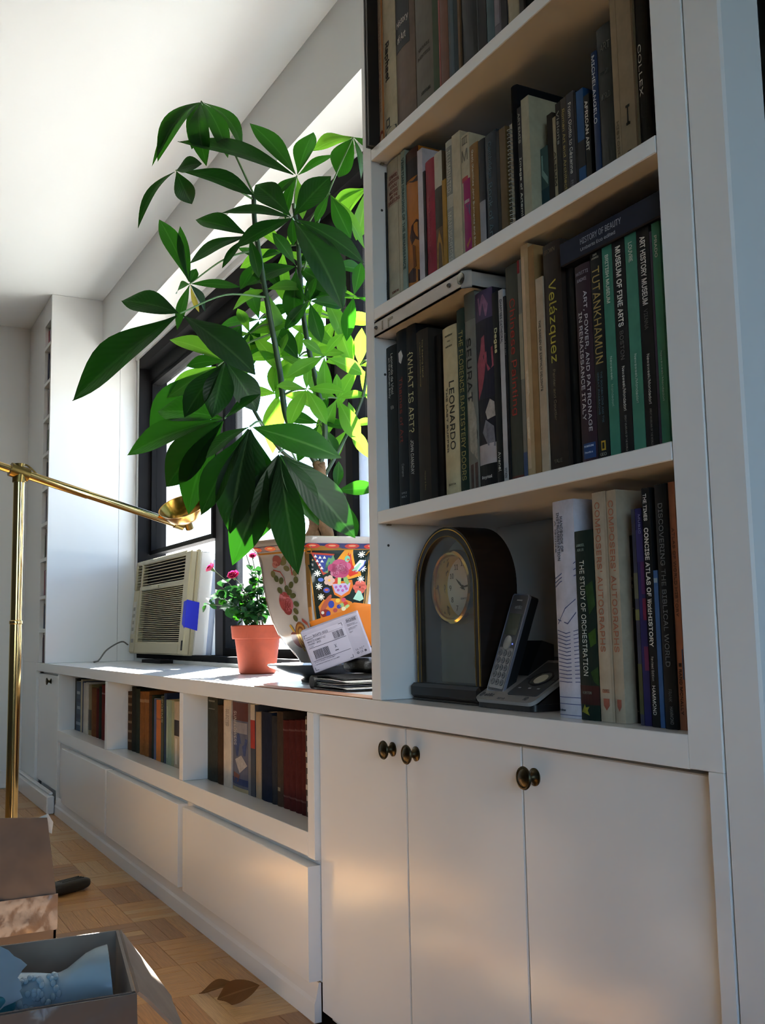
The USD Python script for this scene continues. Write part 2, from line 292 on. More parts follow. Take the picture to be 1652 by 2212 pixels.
J = np.array([lx, -.50, jz]); E_ = CAM + 2.6 * ray((385, 1133)); u = E_ - J; L_ = np.linalg.norm(u); u /= L_
arm = obj('arm', [tube([J - u * .22, J + u * L_], .0095, 20), tube([J + u * .0, J + u * .17], .0106, 20)], BRASS, lm, smooth=40)
side = np.cross(u, [0, 0, 1]); side /= np.linalg.norm(side)
obj('clamp', [tube([J - u * .022, J + u * .022], .0165, 20), tube([J - np.array([0, 0, .024]), J - np.array([0, 0, .006])], .0155, 20), tube([J, J + np.array([0, 0, .02])], [.009, .012], 16)], BRASSD, lm, smooth=40)
obj('clamp_lever', tube(curve([J + np.array([0, 0, .016]), J + u * .02 + np.array([0, 0, .022]), J + u * .05 + np.array([0, 0, .004])], 10), .0022, 8), BRASSD, lm, smooth=True)
BC = CAM + 2.6 * ray((404, 1124)); ax = np.array([.42, -.42, .80]); ax /= np.linalg.norm(ax); sx = np.cross([0, 1, 0], ax); sx /= np.linalg.norm(sx); sy = np.cross(ax, sx)
prof = [(.010, 0), (.030, .006), (.048, .020), (.060, .042), (.0625, .0425), (.0605, .040), (.049, .0175), (.031, .0035), (.010, -.003)]
bowl = lathe(prof + [prof[0]], 48); 
obj('bowl_shade', bowl.apply_transform(frame(BC, sx, sy, ax)), mat('b98a3c', .22, 1.0), lm, smooth=40)
obj('socket', [tube([BC - ax * .025, BC + ax * .012], .0105, 16), tube([E_ - u * .01, E_ + u * .014], .012, 16), tube([E_, BC - ax * .02], .005, 10)], BRASSD, lm, smooth=40)
# ------------------------------------------------------------------ books
def zat(X, Y, py):                                    # height of the point of the upright at X, Y that shows at photo row py
    a = R @ (np.array([X, Y, 0.]) - CAM); b = R @ np.array([0, 0, 1.]); k = H / 2 - py
    return -(k * a[2] + F * a[1]) / (k * b[2] + F * b[1])
PAGES = mat('c9bd9e', .85, vary=.25, scale=12, stretch=(90, 1, 1)); PAGEW = mat('d9d2c2', .85, vary=.2, scale=12, stretch=(90, 1, 1))
def T(s, c, a, b, cx=.5, cw=.5, bold=False): return ('T', s, c, a, b, cx, cw, bold)          # reads down the spine
def Ht(s, c, a, b, cx=.5, cw=.8, bold=False): return ('H', s, c, a, b, cx, cw, bold)         # reads across the spine
def Bd(c, a, b, x0=0., x1=1.): return ('B', c, a, b, x0, x1)                                 # printed band or panel
def Pl(c, *pts): return ('P', c, pts)                                                        # printed shape
def book(x0, x1, ys, z0, z1, color, style, label, decor=(), group=None, d=None, name='book', flat=False, rotz=None):
    """upright book: spine towards the room (-y). style: c cloth hardback (rounded), j jacketed hardback, p paperback"""
    t, h = x1 - x0 - .0006, z1 - z0; x0 += .0003
    d = d or rng.choice((.17, .18, .19, .2)); d = min(d, .258 - ys)
    hard = style in 'cj'; bul = (.16 if style == 'c' else .06) * t * (not flat) if hard else 0.
    bul = min(bul, .004)
    b = thing(name, label, 'book', (x0 + t / 2, ys, z0), rot=rotz, group=group)
    L = lambda n, me, mt, par=None: obj(n, me, mt, par or b, local=True)
    c = min(.0022 if hard else .0004, t * .2)
    sp = [(-t / 2 + t * k / 8, bul * (2 * k / 8 - 1) ** 2) for k in range(9)]
    inn = [(t / 2 - c, d), (t / 2 - c, c + bul), (-t / 2 + c, c + bul), (-t / 2 + c, d)]
    po = Polygon(sp + [(t / 2, d)] + inn + [(-t / 2, d)])
    mt = mat(color, {'c': .85, 'j': .5, 'p': .55}[style], spec={'c': .05, 'j': .16, 'p': .14}[style], vary=.22, scale=25 if style != 'c' else 60, bump=.25 if style == 'c' else .05, bscale=900. if style == 'c' else 80.)
    L('cover', extr(po, h), mt)
    g = .003 if hard else .0
    L('page_block', bx(-t / 2 + c + .0001, t / 2 - c - .0001, c + bul + .0002, d - (.004 if hard else .0002), g, h - g), PAGES if rng.random() < .6 else PAGEW)
    def bend(me, lift):
        v = me.vertices; v[:, 1] += bul * np.clip(2 * v[:, 0] / t, -1, 1) ** 2 - lift; return me
    for q in decor:
        if q[0] == 'T':
            _, s, col, a, bb, cx, cw, bold = q; hh = cw * t
            me = text(s, (-t / 2 + cx * t - hh / 2, 0, h * (1 - a)), (0, 0, -1), (1, 0, 0), h * (bb - a), hh, .0004, bold); L('lettering', bend(me, .0006), mat(col, .55, spec=.15))
        elif q[0] == 'H':
            _, s, col, a, bb, cx, cw, bold = q
            me = text(s, (-t / 2 + (cx - cw / 2) * t, 0, h * (1 - bb)), (1, 0, 0), (0, 0, 1), cw * t, h * (bb - a), .0004, bold); L('lettering', bend(me, .0006), mat(col, .55, spec=.15))
        elif q[0] == 'B':
            _, col, a, bb, u0, u1 = q; n = 6; xs = np.linspace(-t / 2 + u0 * t, -t / 2 + u1 * t, n + 1)
            me = trimesh.util.concatenate([bx(xs[k], xs[k + 1], -.0002, .0002, h * (1 - bb), h * (1 - a)) for k in range(n)]); L('band', bend(me, .0002), mat(col, .5, vary=.15, spec=.15))
        else:
            me = extr(Polygon([(-t / 2 + u * t, h * (1 - w)) for u, w in q[2]]).buffer(0), .0004, frame((0, 0, 0), (1, 0, 0), (0, 0, 1), (0, -1, 0))); L('print', bend(me, .0002), mat(q[1], .5, vary=.3, scale=80, spec=.15))
    return b
def row(specs, line, z0, ys, group, right=None, lid=9, left=-1.6165):
    """books of one shelf, left to right: photo columns of the spine edges where they meet the shelf line, photo row of the top"""
    (ax, ay), (bx_, by) = line; prev = left
    for sp in specs:
        xl, xr, top, col, style, label, dec = sp[:7]; o = sp[7] if len(sp) > 7 else {}
        y = ys + o.get('dy', 0)
        f = lambda px: at((px, ay + (by - ay) * (px - ax) / (bx_ - ax)), 1, y)[0]
        x0, x1 = f(xl), f(xr); x0 = max(x0, prev); x1 = max(x1, x0 + .003)
        if right: x1 = min(x1, right)
        z1 = zat((x0 + x1) / 2, y, top) if top is not None else z0 + o['h']
        z1 = min(z1, lid - .005)
        book(x0, x1, y, z0 + .0003, z1, col, style, label, dec, group, o.get('d'))
        prev = x1
WH, GLD, RED, BLK, GRY, YEL = 'd6d2c6', 'b59a4a', 'a03a30', '1c1b1a', '8f8d86', 'c9ba4a'
A_ = dict(h=.30)
row([(804.5, 829.5, None, 'b59f84', 'j', 'pinkish beige jacketed book with an orange edge, leftmost on the top shelf', [T('PANTHEON OF PAINTING', 'a88a74', .15, .78, .4, .34), Bd('b0703a', 0, 1, .8, 1), Pl('7d3a30', (0, .985), (.1, .935), (.35, .91), (.65, .905), (.95, .93), (1, .985))], A_),
     (829.5, 855.5, None, 'b7ad90', 'j', 'cream jacketed book with black gothic lettering on the top shelf', [T('Raphael', '23211f', .36, .62, .34, .42, True), Bd('4a4a44', .865, .925, .18, .5), Bd('b7ad90', .878, .912, .26, .42), Pl('33423f', (0, .985), (.1, .955), (.5, .93), (.95, .94), (1, .985))], A_),
     (855.5, 896, None, '6d5a4a', 'j', 'brown jacketed book with a dark title block on the top shelf', [Bd('1d2120', .0, .50, .0, .78), Ht('History', WH, .30, .355, .42, .66), Ht('of Art', WH, .40, .45, .36, .5)], A_),
     (897, 948.5, None, '5b5546', 'j', 'thick mottled brown and green book with faded title on the top shelf', [Ht('VASARI', '4a4438', .62, .64, .4, .5), Ht('PAINTERS', '4a4438', .67, .69, .4, .55), Ht('ABRAMS', '3f3a30', .90, .92, .45, .4), Bd('3c4a32', 0, 1, .78, 1)], A_),
     (948.5, 969, None, '6b4634', 'j', 'reddish brown book with a bright red hinge on the top shelf', [Bd('8c3f31', 0, 1, 0, .22)], A_),
     (969, 991, None, '26353a', 'j', 'dark teal jacketed book on the top shelf', [Bd('31454c', .0, 1, .3, .62)], A_), (991, 996, None, '6a543c', 'p', 'very thin brown booklet on the top shelf', [], A_),
     (996, 1032, None, '151616', 'j', 'thick plain black book near the middle of the top shelf', [], A_), (1033, 1052, None, '1b1a1c', 'p', 'slimmer black book with a pale hairline edge on the top shelf', [Bd('4d4f52', .0, 1, .0, .06)], A_),
     (1052, 1067.6, None, '3c555c', 'j', 'slate teal book on the top shelf', [Bd('5f7b7e', 0, 1, 0, .1)], A_), (1067.6, 1083, None, '55525a', 'j', 'lavender grey book with a pale spine on the top shelf', [Bd('736e78', .0, .92, .1, .8)], A_), (1083, 1095.7, None, '242226', 'p', 'charcoal book beside the cream one on the top shelf', [], A_),
     (1095.7, 1122, None, 'a09478', 'j', 'plain cream book on the top shelf', [], A_), (1122, 1131.5, None, '2b2622', 'p', 'thin dark brown book right of the plain cream one, top shelf', [], A_), (1131.5, 1152, None, '1a1b1b', 'c', 'black cloth book, rightmost visible on the top shelf', [], A_)],
    ((800.7, 323.6), (1158.7, 0)), 1.676, .010, 'books on the top shelf', left=-1.6008)
pf = at((791.5, 318), 1, -.013)[0]
fr = thing('picture_frame', 'thin dark picture frame standing on edge at the left end of the top shelf', 'picture frame', (-1.622, .05, 1.677))
obj('frame_edge', [bx(-1.6165, -1.611, -.012, .19, 1.6765, 2.02, .001), bx(-1.6045, -1.6012, -.012, .19, 1.6765, 2.02, .001)], mat('1d1c1b', .4), fr); obj('panel', bx(-1.611, -1.6045, -.0105, .188, 1.6785, 2.018), mat('55544f', .6), fr)
INK = '6d3b33'
row([(811, 826.8, 373, '3b3a38', 'c', 'dark grey cloth book, leftmost on the second shelf', [T('ARCHIVE', '5f5d58', .80, .93, .4, .2)]),
     (827, 871, 333, 'aaa48e', 'j', 'thick pale grey green book with red lettering on the second shelf', [Bd('a3917f', .09, .31, 0, .8), Ht('EDWARD', INK, .105, .13, .5, .5), Ht('HODGSON', INK, .14, .165, .5, .66), Ht('VAN', INK, .175, .2, .5, .4), Ht('MASTERS', INK, .21, .235, .5, .55), Ht('AND THE', INK, .245, .265, .5, .5), Ht('DARJEELING', INK, .275, .3, .5, .72), Ht('SIMON', INK, .90, .915, .5, .4), Bd('8d8874', 0, 1, .77, .785)]),
     (871, 879.5, 326, '86988e', 'p', 'slim pale teal paperback with vertical lettering on the second shelf', [T('VENETIAN DRAWINGS OF THE RENAISSANCE', '2e4a48', .05, .8, .5, .6)]),
     (879.5, 907, 324, 'a3641d', 'j', 'book with an amber and dark brown painted spine on the second shelf', [Bd('3a1f18', 0, .07), Bd('1e1412', .07, .2), Pl('2a1712', (0, .2), (1, .2), (1, .245), (.6, .235), (.3, .215), (0, .21)), Pl('35180f', (.3, .6), (.45, .53), (.8, .5), (1, .52), (1, .66), (.7, .63), (.45, .66)), Pl('6b3a15', (.5, .66), (.7, .68), (.75, .82), (.55, .83)), Pl('2d120d', (.05, .84), (.5, .82), (1, .86), (1, .93), (.5, .92), (.05, .9)), Pl('541f16', (.05, .95), (1, .97), (1, 1), (.05, 1))]),
     (907, 918, 323, 'bdb7bd', 'p', 'slim white book beside the crimson one on the second shelf', [], {'d': .2}),
     (918, 922.3, 370, '2a2422', 'p', 'very thin dark booklet between the white and crimson books, second shelf', []), (922.3, 942, 345, '8a2233', 'j', 'crimson glossy book on the second shelf', [T('FRESCOES', '9d4250', .3, .8, .45, .1)]),
     (942, 958.5, 330, '5d4a36', 'j', 'book with a white upper and brown photo lower spine on the second shelf', [Bd('b5ae9c', 0, .28), Bd('3c362c', .28, .6), Pl('9a7134', (.1, 1), (.2, .72), (.55, .62), (.9, .75), (1, 1))]), (958.5, 967, 388, '9c7427', 'p', 'slim ochre paperback on the second shelf', []),
     (967, 982, 304, 'a9a697', 'j', 'whitish jacketed book with a grey printed band on the second shelf', [Bd('7f8078', .05, .42, .1, .9), Bd('8b8c84', .52, .95, .1, .9), T('ILLUMINATED', 'b9b7a8', .08, .4, .5, .5), T('MANUSCRIPTS', 'b9b7a8', .55, .93, .5, .5)]),
     (982, 1000, 288, 'b3a88e', 'p', 'tall cream softcover with a ragged top on the second shelf', []),
     (1000, 1018, 291, 'b0a68c', 'j', 'cream book with large letters and a magenta panel on the second shelf', [Ht('III', '6f6a5c', .02, .08, .55, .6), Ht('M', '6f6a5c', .12, .21, .5, .7), Bd('8a1c58', .36, .92, .28, 1), Bd('a33a3c', .335, .37, .1, .8), Bd('b0a8a4', .52, .545, .35, .9), Pl('5c4a6e', (.55, .56), (.95, .56), (.95, .66)), Pl('a0623e', (.5, .87), (.9, .82), (.95, .84), (.6, .9))]),
     (1018, 1037, 311, '7c5722', 'j', 'ochre brown book with a white vertical title on the second shelf', [T('Gesù Giamines Jona Bramante and Bosch', 'c6bda4', .05, .95, .45, .2)]), (1037, 1051, 302, '1b1b1d', 'j', 'black book with a pale grey lower spine on the second shelf', [Bd('86868c', .55, .96, .05, .95)]),
     (1051, 1077, 287, '252c33', 'j', 'blue black book with blue grey vertical lettering on the second shelf', [T('Cambridge', '4b6069', .08, .40, .45, .35), T('Book of Art', '4b6069', .44, .92, .45, .35)]), (1077, 1084, 283, '191a1b', 'p', 'thin black book right of the blue black one, second shelf', []),
     (1084, 1098, 276, '57452a', 'p', 'olive brown softcover left of the spiral binding on the second shelf', []),
     (1110, 1124, 186, '16171a', 'c', 'tall black rounded binder right of the spiral binding on the second shelf', []), (1124, 1133, 232, '222224', 'p', 'slim black paperback with white vertical lettering on the second shelf', [T('Image of Artemis', 'b9b6a9', .42, .93, .5, .6), T('ARTEMIS', '8d8a80', .05, .3, .5, .5)]),
     (1133, 1150, 211, '9b9780', 'p', 'pale grey green softcover standing proud on the second shelf', [], {'d': .2}),
     (1171, 1187, 318, '3f5652', 'p', 'recessed paperback with a teal printed spine on the second shelf', [Bd('223c42', .55, .8), Pl('7d9a90', (.1, .1), (.3, .1), (.3, .3), (.9, .42), (.9, .52), (.1, .36)), Pl('7a3226', (.2, 1), (.3, .84), (.7, .8), (.9, 1))], {'dy': .018}),
     (1187, 1199, 246, '28221d', 'p', 'recessed dark brown paperback on the second shelf', [], {'dy': .018}), (1199, 1206, 253, '9a8d70', 'p', 'recessed thin cream booklet on the second shelf', [T('ALBUM', '3a352c', .35, .7, .5, .5)], {'dy': .018}),
     (1206, 1217, 222, '24221f', 'p', 'recessed black paperback with small pale title on the second shelf', [T('Visions', '9b968a', .08, .38, .5, .5)], {'dy': .017}), (1217, 1230, 212, '3a332b', 'p', 'dark brown paperback with mustard vertical title on the second shelf', [T('Roman Art and Architecture', 'a08d55', .1, .92, .5, .45)], {'dy': .016}),
     (1230, 1246, 200, '36353a', 'p', 'dark grey paperback with white vertical title on the second shelf', [T('From Giotto to Cézanne', 'c2beb4', .09, .72, .45, .42), T('READ', '77757a', .78, .95, .45, .3)], {'dy': .015}), (1246, 1251, 198, '131314', 'p', 'very thin black booklet left of the blue spine, second shelf', [], {'dy': .013}),
     (1251, 1267, 194, '1f4a78', 'p', 'bright blue paperback with a black middle on the second shelf', [Bd('17181c', .48, .72)], {'dy': .011}), (1267, 1279, 205, '1a1a18', 'p', 'black paperback with bold white vertical title on the second shelf', [T('AFRICAN ART', 'c5c2b6', .06, .58, .5, .55, True)], {'dy': .008}),
     (1279, 1286, 205, '2d2c22', 'p', 'thin dark book with yellow vertical lettering on the second shelf', [T('THE ETRUSCANS AND THE SURVIVAL OF ETRURIA', '97894c', .05, .95, .5, .5)], {'dy': .03}),
     (1286, 1298, 112, '20304f', 'j', 'navy blue book with pale capital lettering on the second shelf', [T('MICHELANGELO', 'b9bac0', .03, .55, .45, .55)]), (1298, 1331, 55, '23241f', 'j', 'thick very dark green book with faint lettering on the second shelf', [Ht('ART', '5a5850', .12, .17, .6, .6), Ht('OF THE', '4a4842', .3, .33, .5, .5), Ht('WORLD', '55534c', .45, .49, .5, .6)]),
     (1331, 1344, None, '8d7a5e', 'p', 'narrow beige volume left of the numbered beige one, second shelf', [T('HISTORIA', '6a5a42', .75, .95, .5, .4)], {'h': .272}), (1344, 1380, None, '8a785c', 'p', 'wide beige volume marked with a black numeral on the second shelf', [Ht('I', '17150f', .70, .80, .45, .22), Ht('I', '17150f', .93, .99, .45, .22), Bd('5f4c34', 0, 1, .9, 1.)], {'h': .272}),
     (1380, 1407, None, '2c2926', 'c', 'dark charcoal book with white italic capitals, rightmost on the second shelf', [T('COLLEX', 'b8b5aa', .44, .70, .4, .3)], {'h': .27})],
    ((812, 655), (1412, 291)), 1.364, .028, 'books on the second shelf', right=-.8755, lid=1.653)
# spiral-bound pad
sb0 = at((1099, 481), 1, .03)[0]; sb1 = at((1110, 474), 1, .03)[0]; zt = zat(sb0, .03, 270)
nb = thing('spiral_pad', 'white wire spiral bound pad standing on the second shelf', 'notebook', ((sb0 + sb1) / 2, .03, 1.3645))
obj('page_block', bx(sb0 + .002, sb1 - .001, .036, .2, 1.3645, zt), PAGEW, nb)
for k in range(26):
    a = np.linspace(0, 2 * math.pi, 13); z = 1.372 + k * (zt - 1.384) / 25
    obj('coil', tube(np.stack([(sb0 + sb1) / 2 + .0042 * np.cos(a), .034 + .0055 * np.sin(a), z + 0 * a], 1), .0008, 5, False), mat('b9bdbb', .3, .6), nb)
row([(838, 860, 748, '1f2423', 'j', 'dark green black book with two lines of script, leftmost on the third shelf', [T('Leonardo da Vinci', 'b8b9b0', .05, .30, .66, .2), T('on the Human Body', 'b8b9b0', .07, .32, .38, .2), Ht('B', '8d908a', .37, .39, .62, .25)], {'dy': .0}),
     (861, 882, 708, '1a2024', 'j', 'black book with a red title and a white bird mark on the third shelf', [T('Thames of Art', '7c3a33', .28, .64, .5, .34), Pl('b5b8b8', (.3, .14), (.6, .13), (.75, .165), (.55, .205), (.35, .19)), T('Calmann', '7d8486', .76, .83, .55, .22), Ht('SPEZ', '8d9294', .915, .925, .6, .5), Ht('HOLT', '8d9294', .935, .945, .6, .5)]),
     (882.5, 904, 703, '14171a', 'j', 'black book with large pale capital lettering and a yellow initial on the third shelf', [T('{WHAT IS ART?', 'aaa67e', .15, .60, .45, .62), T('JOHN CANADAY', 'b6b8b6', .64, .83, .5, .3)]),
     (904, 930, 713, '2c2722', 'j', 'dark brown book with two thin gold lines of title on the third shelf', [T('The Seeing Hand', '8b7c54', .06, .28, .62, .12), T('A Treasury of Great Master Drawings', '8b7c54', .07, .33, .42, .08), T('Harper & Row', '70664a', .82, .93, .62, .1)], {'d': .22}),
     (931, 959, 724, '1d1a18', 'j', 'thick plain black brown book left of the cream one on the third shelf', [], {'dy': .014}),
     (961.5, 994, 705, 'b4a986', 'j', 'cream boxed book with tall black capitals on the third shelf', [Ht('PRELIMINARY', '5a5442', .05, .06, .5, .5), Ht('TO', '5a5442', .085, .093, .5, .2), Ht('SURVEY', '5a5442', .115, .125, .5, .45), T('LEONARDO', '2d2a24', .33, .73, .62, .3), T('THE LAST SUPPER', '45413a', .36, .74, .27, .12), Ht('ELECTA', '5a5442', .925, .935, .5, .45)]),
     (994.5, 1012, 668, '1e2f26', 'j', 'dark green book with gold capital lettering on the third shelf', [T('THE FLORENCE BAPTISTERY DOORS', '8c8350', .12, .93, .55, .5)]),
     (1012, 1035, 628, '6d6e66', 'j', 'grey photographic jacket with tall dark capitals on the third shelf', [Bd('55584f', .0, .15), Pl('8f8c7e', (.1, .55), (.5, .5), (.9, .65), (.9, .85), (.3, .8)), Pl('3a3834', (.2, .54), (.45, .53), (.95, .72), (.9, .75)), T('SEURAT', '23221f', .24, .56, .40, .48), Pl('4c3a33', (.3, .87), (.9, .86), (.9, 1), (.3, 1))]),
     (1035, 1073, 628, '1b1a22', 'j', 'thick black book with a violet and rose painted spine on the third shelf', [Bd('453a56', .0, .15), Pl('7d5a78', (.2, .03), (.55, .02), (.8, .08), (.7, .14), (.3, .12)), Bd('23222e', .15, .55), Pl('8f4352', (.05, .36), (.3, .30), (.38, .24), (.55, .23), (.58, .32), (.95, .30), (.98, .40), (.7, .42), (.6, .37), (.5, .44), (.35, .50), (.1, .55)), Pl('a39a92', (.5, .62), (.75, .56), (.95, .58), (.98, .65), (.6, .66)), Pl('6a6a72', (.3, .72), (.5, .66), (.9, .70), (.95, .80), (.6, .79)), Bd('a09a9c', .78, .88, .03, 1), Bd('0f0f12', .88, 1), Ht('Reynal', 'b3b0ad', .935, .955, .45, .6)]),
     (1073.5, 1089, 631, '131416', 'j', 'slim black book with a yellowish short title on the third shelf', [T('Degas', 'b8b288', .19, .32, .45, .5, True), T('Avenel', 'a9a89e', .83, .93, .5, .4)]), (1089, 1099, 626, 'a9a8aa', 'p', 'thin white booklet with small capitals on the third shelf', [T('CHARTRES CATHEDRAL', '4f4f55', .05, .28, .5, .5), T('PITKIN', '4f4f55', .92, .97, .5, .5)]), (1099, 1104, 640, '171718', 'p', 'very thin black booklet left of the red titled book, third shelf', [T('STYLE IN ART', '6b6a66', .2, .32, .5, .5)]),
     (1104, 1132, 573, '3c3d33', 'j', 'olive grey book with a large red title on the third shelf', [T('Chinese Painting', '93352a', .16, .70, .50, .52), Bd('5a3128', .975, 1)]), (1132.5, 1140.5, 562, '6e6c62', 'p', 'thin torn grey booklet with a red tip on the third shelf', [Bd('7a1f22', 0, .06, 0, .6), Bd('8a836c', .25, .55), Bd('3d4a66', .88, 1)]),
     (1141, 1157, 529, 'a78f6b', 'p', 'peeling tan softcover, ragged and tallest of its run, on the third shelf', [Bd('b89d7d', .05, .96, .05, .5), Pl('c4b193', (.2, .55), (.5, .54), (.6, .64), (.3, .66)), Pl('c4b193', (.1, .75), (.4, .74), (.5, .84), (.2, .83))]), (1157, 1170, 531, '8a6a42', 'p', 'brown kraft softcover beside the peeling one on the third shelf', []),
     (1171, 1187, 600, 'ab9880', 'p', 'pale beige glossy paperback with tiny capitals on the third shelf', [T('THE GARDEN OF EARTHLY DELIGHTS', '5c5142', .22, .58, .42, .28)]),
     (1187, 1226, 524, '2b211b', 'j', 'thick dark brown book with a large yellow title on the third shelf', [Ht('BROWN', '6a5a48', .025, .045, .45, .6), T('Velázquez', 'a79a3c', .17, .53, .5, .5), T('Painter and Courtier', '6f604a', .56, .78, .48, .14), Ht('YALE', '6a5f50', .945, .962, .5, .45)], {'d': .22}), (1228, 1254, 560, '151515', 'j', 'plain black book set back behind its neighbours on the third shelf', [], {'dy': .009}),
     (1256, 1290, 571, '33232b', 'j', 'plum purple textbook with white two line title on the third shelf', [Ht('PAOLETTI', '8d8590', .035, .052, .5, .8), Ht('RADKE', '8d8590', .07, .087, .5, .6), T('ART, POWER, AND PATRONAGE', 'b6b0b2', .14, .84, .66, .24), T('IN RENAISSANCE ITALY', 'b6b0b2', .24, .78, .32, .24), Bd('27406e', .895, .97, .15, .9), Ht('PEARSON', 'aab4c8', .905, .915, .5, .6), Ht('Prentice', 'aab4c8', .935, .945, .5, .5)]),
     (1291, 1317, 544, '1b1b1a', 'j', 'black book with thin gold capitals and a yellow rectangle mark on the third shelf', [Ht('ZAHI', '8f8a7a', .01, .02, .5, .35), Ht('HAWASS', '8f8a7a', .025, .035, .5, .6), T('TUTANKHAMUN', '98834c', .075, .54, .5, .62), T('THE GOLDEN KING AND THE', '3d5560', .58, .82, .62, .14), T('GREAT PHARAOHS', '3d5560', .58, .78, .34, .14), Bd('b08c2c', .905, .95, .35, .7), Bd('1b1b1a', .913, .942, .43, .62), Ht('GEO', '7d7a70', .96, .975, .5, .5)]),
     (1319, 1341, 528, '3a7a66', 'p', 'sea green museum book nearest the black capital titled one, third shelf', [T('BRITISH MUSEUM', 'b5c4b4', .05, .28, .5, .34, True), T('Newsweek', '9dbcae', .53, .64, .5, .22), T('Mondadori', '7fa694', .66, .76, .5, .2)]), (1341.5, 1369, 509, '1d1c1c', 'p', 'black museum book with bold white capitals on the third shelf', [T('MUSEUM OF FINE ARTS', 'd0cec6', .05, .42, .5, .42, True), T('BOSTON', '5e5c58', .44, .57, .5, .3), T('Newsweek/Mondadori', 'b9b7ae', .60, .80, .5, .26), T('GREAT MUSEUMS OF THE WORLD', '77756e', .82, .98, .5, .14)]),
     (1370, 1395.5, 500, '41806b', 'p', 'sea green museum book between two black museum books, third shelf', [T('LOUVRE', 'b5c4b4', .05, .14, .5, .34, True), T('Newsweek/Mondadori', '9dbcae', .56, .78, .5, .24)]), (1396, 1424, 487, '1a1919', 'p', 'black museum book right of the middle green one, third shelf', [T('ART HISTORY MUSEUM', 'd0cec6', .05, .36, .5, .42, True), T('VIENNA', '5e5c58', .38, .47, .5, .3), T('Newsweek/Mondadori', 'b9b7ae', .58, .80, .5, .24), T('GREAT MUSEUMS OF THE WORLD', '77756e', .82, .98, .5, .14)]),
     (1424.5, 1430, 500, '3d3344', 'p', 'thin violet booklet near the right end of the third shelf', []), (1430, 1448, 480, '3d7d62', 'p', 'sea green museum book, rightmost on the third shelf', [T('PRADO', 'b5c4b4', .06, .16, .5, .34, True), T('Newsweek/Mondadori', '9dbcae', .58, .80, .5, .24)])],
    ((820, 1100), (1448, 954)), .982, .022, 'books on the third shelf', right=-.8755, lid=1.341)
